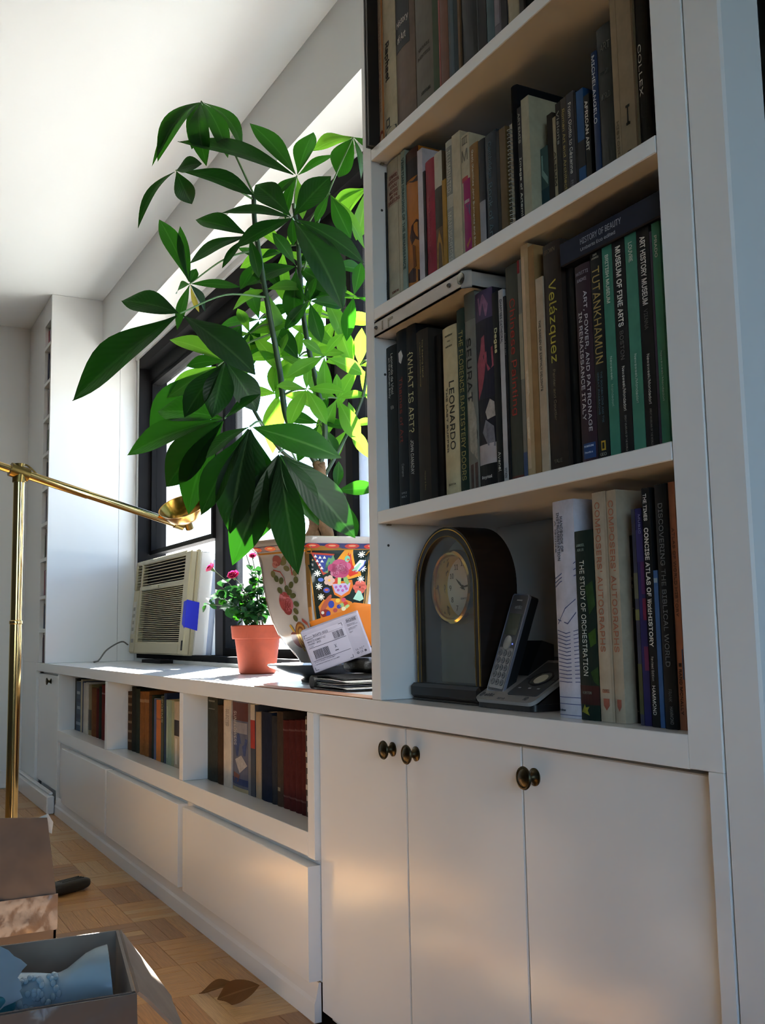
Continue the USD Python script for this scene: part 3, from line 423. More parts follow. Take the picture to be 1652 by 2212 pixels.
row([(1207, 1253.5, 1081, 'b9b9c4', 'j', 'thick white handbook with thin blue line drawing, leftmost on the bottom shelf', [T('HANDBOOK OF', '55565e', .075, .24, .47, .13), T('INSTRUMENTATION', '55565e', .055, .28, .30, .13), T('A Guide', '6c6d75', .09, .24, .14, .08)] + [Pl('4c5478', (0, .36 + .02 * k), (.3, .345 + .016 * k), (1, .29 + .03 * k), (1, .294 + .03 * k), (.3, .349 + .016 * k), (0, .364 + .02 * k)) for k in range(3)] + [Pl('4c5478', (.05, .60 + .018 * k), (.5, .615 + .017 * k), (1, .60 + .018 * k), (1, .603 + .018 * k), (.5, .619 + .017 * k), (.05, .603 + .018 * k)) for k in range(14)] + [Pl('4c5478', (.1, .57), (.5, .5), (.95, .46), (.95, .464), (.5, .505), (.1, .574)), Pl('4c5478', (.1, .55), (.6, .57), (.95, .52), (.95, .525), (.6, .575), (.1, .555)), Bd('4c5478', .905, .908), Bd('4c5478', .935, .938), Bd('4c5478', .985, .988), Ht('schirmer', '55565e', .96, .97, .2, .3)], {'d': .21}),
     (1254, 1295, 1146, '17251f', 'j', 'dark green shiny textbook with white capitals on the bottom shelf', [Ht('SAMUEL', '7d8a80', .07, .085, .35, .5), Ht('ADLER', '7d8a80', .095, .11, .35, .4), T('THE STUDY OF ORCHESTRATION', 'c0c2b8', .16, .77, .40, .26), Pl('27401f', (.55, .3), (.9, .27), (.98, .4), (.7, .45)), Pl('35521f', (.6, .55), (.95, .52), (.95, .6), (.7, .62)), Pl('27401f', (.65, .75), (1, .72), (1, .82), (.8, .8)), Bd('3a1f1c', .82, .92), Pl('8a8a2c', (.05, .96), (.25, .92), (.3, .935), (.5, .93), (.4, .95), (.5, .975), (.25, .965)), Ht('NORTON', '6b6a60', .85, .865, .4, .5)]),
     (1296.6, 1328, 1063, 'aba08c', 'j', 'cream book with red brown capitals, first of the twin pair on the bottom shelf', [T("COMPOSERS' AUTOGRAPHS", 'a0654c', .045, .70, .42, .36), Ht('CASSELL', 'a0654c', .86, .875, .5, .5), Pl('9c5a48', (.3, .90), (.7, .90), (.7, .93), (.5, .95), (.3, .93)), Bd('9a8f7c', 0, 1, .85, 1.)]),
     (1329, 1351, 1059, 'a59a86', 'j', 'cream book with red brown capitals, second of the twin pair on the bottom shelf', [T("COMPOSERS' AUTOGRAPHS", 'a0654c', .045, .70, .5, .5), Pl('9c5a48', (.3, .90), (.7, .90), (.7, .93), (.5, .95), (.3, .93))], {'d': .2}),
     (1351, 1383, 1157, '1d1c1a', 'c', 'black cloth scripture with a worn gold title on the bottom shelf', [Ht('HOLY', '6d6752', .225, .245, .5, .55), Ht('BIBLE', '6d6752', .265, .285, .5, .6), Bd('5a5442', .39, .396, .15, .75), Bd('5a5442', .935, .94, .15, .8), Bd('2a2826', .42, 1, .0, .4)], {'dy': .02}),
     (1384, 1393, 1100, '3c3f4f', 'p', 'thin grey blue magazine with mottled spine on the bottom shelf', [Bd('5d6150', .3, .42), Bd('70734a', .47, .52), Bd('4c4f33', .72, .95)], {'dy': .005}), (1393, 1409, 1098, '2a2a5c', 'p', 'blue and violet magazine on the bottom shelf', [Bd('4d2a5c', .25, .4, .45, 1), Bd('6d2848', .42, .52, .5, 1), Bd('34346a', .1, .25), Bd('602c50', .64, .75, .4, 1), T('MUSIC', '7c7aa8', .03, .12, .6, .3)], {'dy': .004}),
     (1409.5, 1427, 1054, '1a1b1c', 'p', 'black atlas with bold white title on the bottom shelf', [T('THE TIMES', 'c9c7c0', .025, .14, .42, .45, True), T('CONCISE ATLAS OF', 'd0cec6', .17, .46, .42, .55, True), T('World', 'd0cec6', .47, .525, .42, .55, True), T('HISTORY', 'd0cec6', .53, .67, .42, .5, True), T('Revised Edition', '96948c', .71, .81, .42, .3), T('HAMMOND', 'c9c7c0', .83, .95, .42, .42)]),
     (1427, 1437, 1232, '3a5f93', 'p', 'thin bright blue booklet between black books on the bottom shelf', [Bd('8aa2b8', .05, .08, .1, .9)]), (1437, 1464, 1046, '18191a', 'j', 'black book with grey spaced capitals on the bottom shelf', [T('DISCOVERING THE BIBLICAL WORLD', '6c7072', .08, .75, .5, .36), T('FRANK', '55595b', .84, .89, .55, .25), T('HAMMOND', '7a7d7e', .91, .98, .6, .25)], {'dy': -.004}),
     (1464.5, 1484, 1041, 'a87763', 'p', 'salmon pink atlas with grey capitals, rightmost on the bottom shelf', [T('ATLAS OF WORLD HISTORY', '6e5a54', .19, .55, .5, .42), T('RAND MCNALLY', '3c3632', .76, .94, .5, .42), Pl('3c3632', (.3, .735), (.7, .735), (.7, .75), (.3, .75)), Bd('3a5f93', .68, .8, .86, 1)])],
    ((1207, 1549), (1485, 1580)), .641, .030, 'books on the bottom shelf', right=-.8755, lid=.959)
hb0, hb1 = at((1214, 545), 1, .02)[0], -.8765
zb = zat(-1.0, .02, 519)
tops = 1.2685
fb = thing('book', 'dark navy book lying flat across the tops at the right of the third shelf', 'book', ((hb0 + hb1) / 2, .02, tops))
NAVY = mat('171c2c', .5, vary=.2, spec=.12); bt = .033
obj('cover', [bx(hb0, hb1, .018, .21, tops, tops + .0025, .0008), bx(hb0, hb1, .018, .21, tops + bt - .0025, tops + bt, .0008), bx(hb0, hb1, .0155, .018, tops, tops + bt, .001)], NAVY, fb)
obj('page_block', bx(hb0 + .003, hb1 - .003, .0185, .206, tops + .0027, tops + bt - .0027), PAGES, fb)
obj('lettering', [text('HISTORY OF BEAUTY', (hb0 + .045, .0153, tops + .0165), (1, 0, 0), (0, 0, 1), .082, .0085, .0004), text('Umberto Eco edited', (hb0 + .045, .0153, tops + .007), (1, 0, 0), (0, 0, 1), .07, .005, .0004)], mat('82868f', .5), fb)
# clear vinyl case on the book tops
VIN = usdkit.material(stage, '/World/Looks/vinyl', {'p': ('principled_bsdf', {'base_color': (.78, .78, .75), 'roughness': .2, 'transmission_weight': .25, 'ior': 1.3, 'coat_weight': .4}), 't': ('texture_coordinate', {}), 'n': ('noise_texture', {'scale': 22.0, 'detail': 3.0}), 'b': ('bump', {'strength': .5, 'distance': .004})}, [('t.object', 'n.vector'), ('n.fac', 'b.height'), ('b.normal', 'p.normal')], surface='p.BSDF')
vz0, vz1 = 1.3085, 1.3375
vc = thing('vinyl_case', 'clear crinkled vinyl case with metal studs lying under the second shelf', 'plastic case', (-1.46, .0, vz0))
pts = [(-1.6165, .0), (-1.318, .0), (-1.304, .012), (-1.304, .20), (-1.6165, .20)]
obj('sleeve', [extr(Polygon(pts), .003, frame((0, 0, vz0), (1, 0, 0), (0, 1, 0), (0, 0, 1))), extr(Polygon(pts), .003, frame((0, 0, vz1 - .003), (1, 0, 0), (0, 1, 0), (0, 0, 1))), bx(-1.6165, -1.318, 0, .0025, vz0, vz1), extr(Polygon([(-1.318, 0), (-1.304, .012), (-1.304, .2), (-1.3065, .2), (-1.3065, .013), (-1.319, .0025)]), vz1 - vz0, frame((0, 0, vz0), (1, 0, 0), (0, 1, 0), (0, 0, 1)))], VIN, vc)
obj('folded_sheet', [bx(-1.612, -1.315, .006, .19, vz0 + .006, vz0 + .009), bx(-1.612, -1.32, .008, .19, vz0 + .014, vz0 + .020)], mat('b8b4a8', .5, vary=.2), vc)
for x, r_ in ((-1.316, .0095), (-1.352, .0035), (-1.607, .0035)):
    obj('stud', lathe([(0, 0), (r_, 0), (r_, .002), (r_ * .6, .004), (r_ * .25, .0035), (0, .004)], 20).apply_transform(frame((x, -.0005, (vz0 + vz1) / 2 + .001), (1, 0, 0), (0, 0, 1), (0, -1, 0))), mat('9a978c', .2, 1) if r_ > .005 else mat('3a3834', .4), vc, smooth=40)
obj('clip', [bx(-1.585, -1.582, -.0015, -.0002, vz0 + .006, vz0 + .022), bx(-1.562, -1.559, -.0015, -.0002, vz0 + .004, vz0 + .02), bx(-1.559, -1.545, -.0015, -.0002, vz0 + .016, vz0 + .02)], mat('8d8878', .4), vc)
# cubby rows
CL = {'l': 'left cubby', 'm': 'middle cubby', 'r': 'right cubby'}
def cub(k, specs):
    y = .068; prev = -9; n = len(specs)
    for (xl, xr, top, col, style, lab, *dec) in specs:
        x0, x1 = at((xl, 1640), 1, y)[0], at((xr, 1640), 1, y)[0]; x0 = max(x0, prev); x1 = max(x1, x0 + .006)
        x1 = min(x1, {'l': -3.7405, 'm': -2.8335, 'r': -1.9455}[k])
        book(x0, x1, y, .3603, min(zat((x0 + x1) / 2, y, top), .597), col, style, f'{lab} in the {CL[k]} of the bench', dec, f'books in the {CL[k]} of the bench', d=.17); prev = x1
cub('l', [(160, 163, 1465, '2a2c2c', 'p', 'thin black book, leftmost'), (163, 172.4, 1472, '44566b', 'p', 'blue patterned paperback', Bd('9aa4b0', .2, .26, .1, .8), Bd('2c3c55', .35, .42), Bd('8a97a8', .5, .56, .2, .9), Bd('2c3c55', .66, .75), Bd('8a97a8', .82, .88)),
    (172.4, 176, 1468, 'b7ab8c', 'p', 'thin cream booklet'), (176, 178.5, 1472, '2b3450', 'p', 'very thin navy booklet'), (178.5, 183.5, 1475, 'c4bdb0', 'p', 'white paperback, the one nearer the window end'), (183.5, 188, 1474, 'd0c8ba', 'p', 'white paperback, second of the two side by side'), (188, 194.5, 1479, '84734a', 'j', 'khaki book with faded spine', Bd('3c3628', .5, .9)),
    (194.5, 204.7, 1486, '76492c', 'c', 'tawny brown cloth book'), (204.7, 210.5, 1488, '5a2624', 'c', 'dark red cloth book'), (210.5, 216, 1484, '2a332c', 'c', 'dark green cloth book'), (216, 225.6, 1480, '6b2a26', 'c', 'brick red cloth book, rightmost', Bd('84504a', .14, .17))])
cub('m', [(273, 281.5, 1494, '4e3a2c', 'c', 'ornate brown leather book with raised bands, leftmost', *[Bd('7d6448', a, a + .04) for a in (.06, .2, .34, .5, .66, .82)]), (281.5, 291, 1484, '2c2e2a', 'c', 'near black cloth book'), (291, 299, 1488, '323a34', 'c', 'dark green cloth book'),
    (299, 309, 1494, '8a5b33', 'c', 'orange brown cloth book, first of the matching two', Bd('a87c4c', .12, .17)), (309, 319, 1494, '8d5e35', 'c', 'orange brown cloth book, second of the matching two', Bd('a87c4c', .12, .17)), (319, 325, 1502, '553a2a', 'c', 'slim brown cloth book'), (325, 332, 1502, '2d352d', 'c', 'blackish green cloth book beside the blue one'),
    (332, 337, 1509, '4d5a82', 'p', 'slim blue paperback'), (337, 347, 1512, 'c8742a', 'p', 'bright orange paperback', Bd('a85c20', .3, .33)), (347, 352.5, 1504, '4a4a34', 'p', 'slim olive paperback with pale title', T('POEMS', 'b3ac84', .05, .4, .5, .5)), (352.5, 358.5, 1498, '283452', 'j', 'tall navy book'), (358.5, 370, 1512, '8fa693', 'p', 'mint green paperback', Bd('a9bba6', .1, .9, .1, .3)), (370, 376, 1513, '9ca583', 'p', 'pale green paperback'), (376, 386.6, 1516, 'bcae98', 'p', 'cream paperback with a dark band, rightmost', Bd('3a332c', .28, .52), Bd('d8d2c4', .56, .95, .2, .6))])
cub('r', [(445.5, 467, 1507, '3d403b', 'c', 'tall dark grey green cloth book, leftmost', Bd('6e6f64', .03, .05, .2, .8), Bd('6e6f64', .13, .14, .2, .8)), (467, 483, 1524, '453529', 'c', 'dark brown cloth book'), (483, 499.5, 1513, 'c6bcae', 'p', 'white paperback with faint lettering', T('SELECTED', '9a9084', .1, .3, .5, .4)),
    (500, 536, 1514, '5c5f72', 'j', 'thick book with a blue and russet illustrated spine', Bd('5a3430', .02, .22), Bd('8d8a90', .24, .36, .05, .9), Pl('3a4a78', (.1, .45), (.4, .36), (.9, .42), (.8, .6), (.3, .62)), Pl('a9a4a2', (.2, .66), (.6, .6), (.9, .7), (.5, .8)), Pl('7d4a38', (.1, .8), (.5, .82), (.4, .9), (.1, .9)), Bd('2f3c68', .86, .93), T('SUNFLOWERS', 'c0bcb4', .12, .5, .2, .2), Bd('a89a78', .96, 1)),
    (536, 541.5, 1520, '77777a', 'p', 'thin grey booklet'), (541.5, 551, 1522, '3f434c', 'p', 'paperback with white, red and slate spine bands', Bd('b9b3a8', 0, .17), Bd('a33326', .17, .48)), (551, 562, 1538, 'a38f74', 'j', 'plain buff book'), (562, 584, 1538, '23293a', 'c', 'thick navy cloth book'), (584, 595.5, 1547, '34363a', 'c', 'charcoal cloth book'), (595.5, 608.5, 1538, '453a32', 'c', 'brown cloth book with a small pale label', Bd('8b8068', .8, .84, .3, .7)),
    *[(608.5 + 12.9 * k, 621.4 + 12.9 * k, 1556, '4e2525', 'c', f'maroon cloth volume, {w} of the matching four', Bd('5f3a36', .1, .12), Bd('5f3a36', .85, .87)) for k, w in enumerate(('first', 'second', 'third', 'last'))], (660, 668.5, 1548, '4a4843', 'p', 'book with a black and white speckled spine, rightmost', *[Bd('b5b0a6', a, a + .05, .15 * (i % 3), .4 + .2 * (i % 3)) for i, a in enumerate(np.linspace(.03, .9, 9))])])
# tower rows, seen almost end on
names = ['lowest', 'second', 'third', 'fourth', 'fifth', 'sixth', 'seventh', 'eighth', 'ninth', 'topmost']
pal = [('dark slate', '30343a'), ('plum', '54323c'), ('pale grey', '8d8f92'), ('brown', '5a4436'), ('navy', '2c3650'), ('off-white', 'b5aea4'), ('charcoal', '26272a'), ('dull red', '8a3538'), ('lilac', '8a8098'), ('sage', '5f6f5c')]
zs = [.642] + [z for z in TZ]
for i, z in enumerate(zs):
    top = (zs[i + 1] - .018 if i + 1 < len(zs) else 2.31); x = -5.128
    for k in range(5):
        t = rng.uniform(.020, .030); nm, col = pal[(i * 3 + k) % 10]
        if k == 4: t = min(t, -4.9875 - x)
        book(x, x + t, .012 + rng.uniform(0, .006), z + .0003, z + (top - z) * rng.uniform(.72, .93), col, rng.choice('jp'), f'{nm} book on the {names[i]} shelf of the far tower bookcase', [], 'books in the far tower bookcase', d=.16); x += t + .0004
# ------------------------------------------------------------------ leaves
def leafmat(name, dark, light, tr, trw=.45, rough=.35):
    return usdkit.material(stage, f'/World/Looks/{name}', {
        'uv': ('texture_coordinate', {}), 's': ('separate_xyz', {}), 'a': ('math', {'math_type': 'subtract', 'value2': .5}), 'b': ('math', {'math_type': 'absolute'}),
        'r': ('rgb_ramp', {'ramp': [(0, light), (.02, light), (.05, dark), (.5, tuple(c * 1.1 for c in dark))]}),
        'v': ('math', {'math_type': 'multiply_add', 'value2': -.55}), 'c': ('combine_xyz', {}), 'w': ('wave_texture', {'scale': 4.0, 'distortion': .6, 'wave_type': 'bands', 'bands_direction': 'x'}),
        'n': ('noise_texture', {'scale': 6.0, 'detail': 3.0}), 'mx': ('mix_color', {'blend_type': 'multiply', 'fac': .35}),
        'bm': ('bump', {'strength': .12, 'distance': .002}), 'p': ('principled_bsdf', {'roughness': rough + .1, 'specular_ior_level': .2}), 't': ('translucent_bsdf', {'color': tr}), 'm': ('mix_closure', {'fac': trw})},
        [('uv.UV', 's.vector'), ('s.x', 'a.value1'), ('a.value', 'b.value1'), ('b.value', 'r.fac'), ('b.value', 'v.value1'), ('s.y', 'v.value3'), ('v.value', 'c.x'), ('c.vector', 'w.vector'), ('w.fac', 'bm.height'), ('bm.normal', 'p.normal'),
         ('uv.object', 'n.vector'), ('r.color', 'mx.a'), ('n.color', 'mx.b'), ('mx.result', 'p.base_color'), ('p.BSDF', 'm.closure1'), ('t.BSDF', 'm.closure2')], surface='m.closure')
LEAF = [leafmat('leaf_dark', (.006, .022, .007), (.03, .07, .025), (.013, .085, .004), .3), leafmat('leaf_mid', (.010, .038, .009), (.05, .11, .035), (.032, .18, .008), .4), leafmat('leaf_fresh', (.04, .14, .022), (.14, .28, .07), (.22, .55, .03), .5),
        leafmat('leaf_yellow', (.42, .36, .06), (.5, .45, .12), (.6, .5, .08)), leafmat('leaf_rose', (.009, .04, .016), (.03, .09, .035), (.03, .14, .02), .22, .3), leafmat('leaf_dead', (.16, .085, .03), (.25, .15, .06), (.2, .11, .04), .2, .7)]
def blade(Hp, Tp, n, width, sag=0.0, fold=.25, curl=.0, wav=.0, peak=.6, nl=12, nw=6):
    """a leaf blade from base Hp to tip Tp; n: which way its upper face looks"""
    Hp, Tp, n = (np.asarray(q, float) for q in (Hp, Tp, n)); L = np.linalg.norm(Tp - Hp); d = (Tp - Hp) / L
    n = n - d * (n @ d); n /= np.linalg.norm(n); sdir = np.cross(d, n); V, UV = [], []
    for i in range(nl + 1):
        t = i / nl
        a = math.log(.5) / math.log(peak); hw = width / 2 * max(0, math.sin(math.pi * t ** a)) ** .85 * (1 - .25 * t ** 6)
        hw = max(hw, .0006 if t < .97 else .0002)
        c = Hp + d * L * t + n * sag * L * 4 * t * (1 - t) - n * curl * L * t * t
        for j in range(nw + 1):
            s = 2 * j / nw - 1; w = wav * width * math.sin(9 * t + 3 * s) * abs(s)
            V.append(c + sdir * hw * s + n * (abs(s) * hw * fold + w)); UV.append((j / nw, t))
    Fq = [(i * (nw + 1) + j, i * (nw + 1) + j + 1, (i + 1) * (nw + 1) + j + 1, (i + 1) * (nw + 1) + j) for i in range(nl) for j in range(nw)]
    return trimesh.Trimesh(np.array(V), np.array([q for a_, b_, c_, d_ in Fq for q in ((a_, b_, c_), (a_, c_, d_))]), process=False), np.array(UV)
def put_blade(name, bl, mt, parent, **k):
    me, uv = bl; p = numbered(parent, name); o = ORIGIN[parent]; me.apply_transform(np.linalg.inv(o))
    g = usdkit.mesh(stage, p, me, mt, True, uv); custom(g.GetPrim(), **k); ORIGIN[p] = o; return p
def pt(px, py, t): return CAM + t * ray((px, py))
TOCAM = R[2]; RIGHT = R[0]; UPV = R[1]
# ------------------------------------------------------------------ big porcelain planter with the money tree
PC = np.array([-2.315, .212]); PZ0, PZ1 = .6885, .990
PR = [(.690, .060), (.700, .064), (.715, .072), (.735, .088), (.76, .104), (.79, .117), (.82, .126), (.85, .132), (.88, .137), (.91, .140), (.935, .1425), (.95, .1465), (.962, .154), (.972, .163), (.980, .167), (.988, .1675), (.990, .165)]
PA = -8.0; PR = [(z, r * (1.0 + .13 * min(1, (z - .69) / .05))) for z, r in PR]
pz, pr = np.array(PR).T
def rad(z): return float(np.interp(z, pz, pr))
def hexr(th, r):                                       # rounded hexagon, face centres at 0, 60, ... degrees
    a = (th + math.pi / 6) % (math.pi / 3) - math.pi / 6; return min(r * .885 / math.cos(a), r * .985)
tree = thing('money_tree', 'tall money tree with big glossy five-fingered leaves in the painted porcelain planter', 'potted plant', (PC[0], PC[1], PZ0))
n = 72; V = []; ring = [(z, r, 0) for z, r in PR] + [(z, r - .012, 1) for z, r in PR[::-1][1:12]]
for z, r, inn in ring:
    for k in range(n):
        th = 2 * math.pi * k / n; q = hexr(th, r); th += math.radians(PA); V.append((PC[0] + q * math.cos(th), PC[1] + q * math.sin(th), z))
Fc = [(i * n + k, i * n + (k + 1) % n, (i + 1) * n + (k + 1) % n, (i + 1) * n + k) for i in range(len(ring) - 1) for k in range(n)]
V += [(PC[0], PC[1], PR[0][0]), (PC[0], PC[1], ring[-1][0])]; nv = len(V)
T3 = [q for a_, b_, c_, d_ in Fc for q in ((a_, b_, c_), (a_, c_, d_))] + [(nv - 2, (k + 1) % n, k) for k in range(n)] + [(nv - 1, (len(ring) - 1) * n + k, (len(ring) - 1) * n + (k + 1) % n) for k in range(n)]
PORC = mat('a29b96', .14, vary=.08, scale=14)
pl = obj('planter', trimesh.Trimesh(np.array(V), np.array(T3), process=False), PORC, tree, smooth=35, label='hexagonal porcelain planter painted with flowers and a dark panel')
def decal(shape, face, col, off, rough=.2, name='painted_motif', metal=0):
    """painted shape on one face: x across the face from -1 to 1, y up the planter from 0 to 1"""
    shape = shape.buffer(0)
    if shape.is_empty: return None
    gs = []
    for g in getattr(shape, 'geoms', [shape]):
        v, f = trimesh.creation.triangulate_polygon(g, engine='earcut'); v3 = np.column_stack([v, np.zeros(len(v))])
        v3, f = trimesh.remesh.subdivide_to_size(v3, f, .12, max_iter=20); gs.append(trimesh.Trimesh(v3, f, process=False))
    me = trimesh.util.concatenate(gs); a = math.radians(face * 60 + PA); out = []
    for x, y, _ in me.vertices:
        z = PZ0 + .0015 + y * .285; r = rad(z); u = x * r * .511; w = math.hypot(r * .885, u); th = math.atan2(u, r * .885); q = hexr(th, r) + off
        out.append((PC[0] + q * math.cos(a + th), PC[1] + q * math.sin(a + th), z))
    me.vertices = np.array(out); obj(name, me, mat(col, rough, metal), pl)
pcount = [0]
def ph(x, y): return ((x - 1150) / 420, .93 - (y - 220) / 880 * .545)
def pg(*pts): return Polygon([ph(*q) for q in pts])
def ell(x, y, rx, ry=None, a=0):
    e = affinity.rotate(affinity.scale(Point(0, 0).buffer(1, 8), rx / 420, (ry or rx) / 880 * .545), a); return affinity.translate(e, *ph(x, y))
def star(x, y, r, k=8): return trimesh and affinity.translate(affinity.scale(__import__('shapely').unary_union([affinity.rotate(sbox(-.14, 0, .14, 1), i * 360 / k, origin=(0, 0)) for i in range(k)]), r / 420, r / 880 * .545, origin=(0, 0)), *ph(x, y))
panel = pg((735, 215), (1520, 195), (1555, 290), (1515, 350), (1530, 900), (1520, 1690), (860, 1690), (825, 1100), (790, 650), (765, 480), (712, 350))
decal(panel.buffer(.05, 2), 0, 'a9772f', .0004, .25, 'gilt_border', .6); decal(panel, 0, '14211d', .0008, .12, 'dark_panel')
for f_, dx in ((0, 0),):
    D = lambda s_, c, lv=1: decal(s_, 0, c, .0011 + .0003 * lv)
    D(pg((780, 235), (1075, 255), (1000, 500), (930, 540)), 'a33a28', 0); D(pg((815, 262), (1050, 278), (985, 480), (935, 500)), '2e3b80', 1)
    for x, y in ((840, 285), (895, 300), (950, 300), (860, 345), (920, 350), (890, 395), (915, 440)): D(pg((x - 22, y + 18), (x + 22, y + 18), (x, y - 20)), 'd5d0c4', 2)
    D(pg((1190, 205), (1290, 195), (1345, 400), (1420, 500), (1430, 545), (1270, 595), (1120, 560), (1110, 330)), 'd18c28', 0); D(pg((1235, 240), (1270, 225), (1310, 400), (1390, 510), (1280, 560), (1170, 420)), 'bd3526', 1)
    D(pg((950, 430), (1000, 300), (1060, 270), (1085, 340), (1010, 430), (990, 510), (940, 500)), '5e8a5c', 1)
    for x, y, r_, c in ((1060, 440, 70, '9c3d5f'), (1140, 400, 95, 'a94a6c'), (1210, 420, 80, 'b25a78'), (1150, 490, 115, 'a13f62'), (1080, 510, 55, 'c07a92'), (1150, 440, 60, 'c98aa0'), (1200, 490, 45, '8a2f52')): D(ell(x, y, r_, r_ * .8), c, 2)
    D(ell(1237, 318, 34, 42), '6cb096', 2); D(pg((1275, 490), (1400, 330), (1480, 335), (1440, 420), (1370, 495)), 'd3d8dc', 1); D(pg((1300, 480), (1400, 370), (1420, 380), (1370, 470)), '8cc0a0', 2); D(pg((1380, 480), (1450, 400), (1460, 350), (1480, 340), (1450, 430), (1400, 490)), '3f4f9e', 2)
    D(pg((1190, 560), (1240, 560), (1275, 640), (1250, 670), (1200, 620)), '7ea05e', 2); D(pg((1120, 570), (1165, 570), (1160, 670), (1120, 660)), 'a9c07c', 2); D(pg((1075, 590), (1120, 560), (1120, 650), (1060, 650)), 'b23a2a', 1)
    for k in range(5): D(ell(1010 + 42 * math.cos(k * 1.257), 610 + 42 * math.sin(k * 1.257), 32), 'c3a091', 2)
    D(ell(1010, 610, 16), 'd8a840', 3); D(ell(900, 600, 36, 26), '4864b0', 1); D(ell(975, 740, 44, 36), '3a4a98', 1); D(ell(975, 735, 26, 14), 'c8604c', 2)
    D(pg((1030, 640), (1310, 600), (1330, 680), (1290, 790), (1180, 850), (1080, 800)), 'c76a24', 0); D(pg((1050, 660), (1290, 640), (1270, 750), (1175, 815), (1090, 770)), 'b3a3c2', 1)
    for x, y in ((1100, 700), (1160, 690), (1220, 690), (1130, 740), (1190, 745), (1240, 720)): D(ell(x, y, 18), '8a5aa0', 2); D(ell(x, y, 8), 'd0607a', 3)
    for k in range(6): D(ell(1420 + 52 * math.cos(k * 1.047), 700 + 52 * math.sin(k * 1.047), 42), 'cd6456', 1)
    D(pg((1340, 860), (1400, 740), (1440, 760), (1490, 860), (1440, 890)), 'a5cdb8', 2)
    for x, y in ((1410, 258), (858, 515), (875, 690), (1445, 450), (1425, 590), (900, 830)): D(star(x, y, 46), 'd8d6cc', 1)
    D(pg((860, 960), (930, 870), (1050, 850), (1200, 850), (1330, 900), (1400, 1000), (1400, 1250), (900, 1250), (880, 1040)), 'c8782a', 0)
    D(ell(960, 930, 90, 60, 20), 'a3523c', 1); D(ell(1040, 930, 42, 50), '2c3f94', 2); D(ell(960, 1050, 75, 55), '7a2a2a', 1); D(ell(1000, 1060, 30, 40), '2c3f94', 2); D(ell(920, 1040, 22), 'cfc6b4', 2)
    for x, y, c in ((1130, 880, 'd8b040'), (1210, 870, 'c04a60'), (1150, 960, '3a3f90'), (1190, 940, '8fae6a'), (1240, 920, 'b8372a'), (1270, 960, 'a9c07c'), (1100, 1010, 'a3413a'), (1220, 990, 'd8c8a0'), (1300, 1060, '5e8a5c'), (1180, 1080, 'b8372a'), (1380, 1150, '3a3f90'), (1000, 1160, 'd8b040'), (1250, 1180, 'c04a60')): D(ell(x, y, 32, 28), c, 2)
for f_ in range(6):                                    # rim band and edges, every face
    decal(sbox(-1.02, .952, 1.02, .993), f_, '2b2b5a', .0006, .15, 'rim_band'); decal(sbox(-1.02, .928, 1.02, .942), f_, 'a9772f', .0006, .25, 'gilt_line', .6)
    for x in (-.8, -.27, .27, .8): decal(affinity.translate(affinity.scale(Point(0, 0).buffer(1, 6), .2, .019), x, .972), f_, 'b8362a', .001); decal(affinity.translate(affinity.scale(Point(0, 0).buffer(1, 6), .1, .006), x, .974), f_, 'd89a70', .0014)
    for sx in (-1, 1): decal(sbox(.965 * sx - .035, .02, .965 * sx + .035, .92), f_, '97703e', .0004, .22, 'gilt_edge', .7)
D5 = lambda s_, c, lv=1, **k: decal(s_, 5, c, .0008 + .0003 * lv, **k)
def q5(x, y, rx, ry, a=0): return affinity.translate(affinity.scale(affinity.rotate(affinity.scale(Point(0, 0).buffer(1, 7), rx * .065, ry * .285), a), 1 / .065, 1 / .285, origin=(0, 0)), x, y)
for x, y, rx, ry, c in ((-.05, .52, .26, .085, '8f4040'), (.1, .50, .2, .06, 'a85a62'), (-.12, .56, .14, .04, 'b06a6c'), (.02, .46, .2, .05, '74302f'), (-.2, .87, .18, .045, '8a4a44'), (-.3, .84, .12, .03, 'a86a60'), (.05, .2, .3, .07, '6d2f28')): D5(q5(x, y, rx, ry), c, 1)
for x, y, a in ((.2, .60, 50), (.34, .57, 10), (.44, .50, -30), (.1, .63, 90), (-.2, .62, 120), (-.1, .70, 80), (-.3, .72, 110), (.38, .44, -50), (.05, .85, 20), (.16, .80, -30), (-.42, .76, 100), (.3, .38, -60), (.3, .66, 70), (.5, .76, 90), (.52, .70, 90), (.1, .88, 50)): D5(q5(x, y, .13, .022, a), '4a4c2c' if y < .75 else '6a6440', 2)
for pts in (((-.4, .80), (-.1, .78), (.05, .72), (.08, .66), (.06, .66), (.03, .72), (-.12, .77), (-.4, .79)), ((.1, .9), (.3, .84), (.36, .74), (.40, .74), (.34, .85), (.1, .915))): D5(Polygon(pts), '8a3a30', 2)
for rx, ry, c in ((.30, .115, '8a5a30'), (.25, .098, 'b88a4a'), (.2, .078, '7a4a28'), (.15, .06, 'a8894a')): D5(q5(.42, .235, rx, ry, -4), c, 2 + .3 * (.3 - rx) * 10, name='gilt_medallion', metal=.6)
D5(Polygon([(.6, .38), (.85, .34), (.95, .26), (.8, .2), (.9, .27), (.8, .32), (.6, .355)]), '8f3a30', 2); D5(Polygon([(-.1, .32), (.1, .22), (.1, .1), (.2, .1), (.16, .24), (0, .33)]), 'a8822e', 2)
obj('soil', lathe([(0, .955), (.11, .957), (.128, .952), (.128, .93), (0, .93)], 30, (PC[0], PC[1], 0)), mat('2c2119', .95, bump=.6, bscale=120.), tree, smooth=20)
PT = float((PC[0] - CAM[0]) * -R[2][0] + (PC[1] - CAM[1]) * -R[2][1])
BARK = mat('6d5236', .8, vary=.5, scale=40, bump=.6, bscale=90.); GREEN = mat('22391f', .5, vary=.3, scale=20)
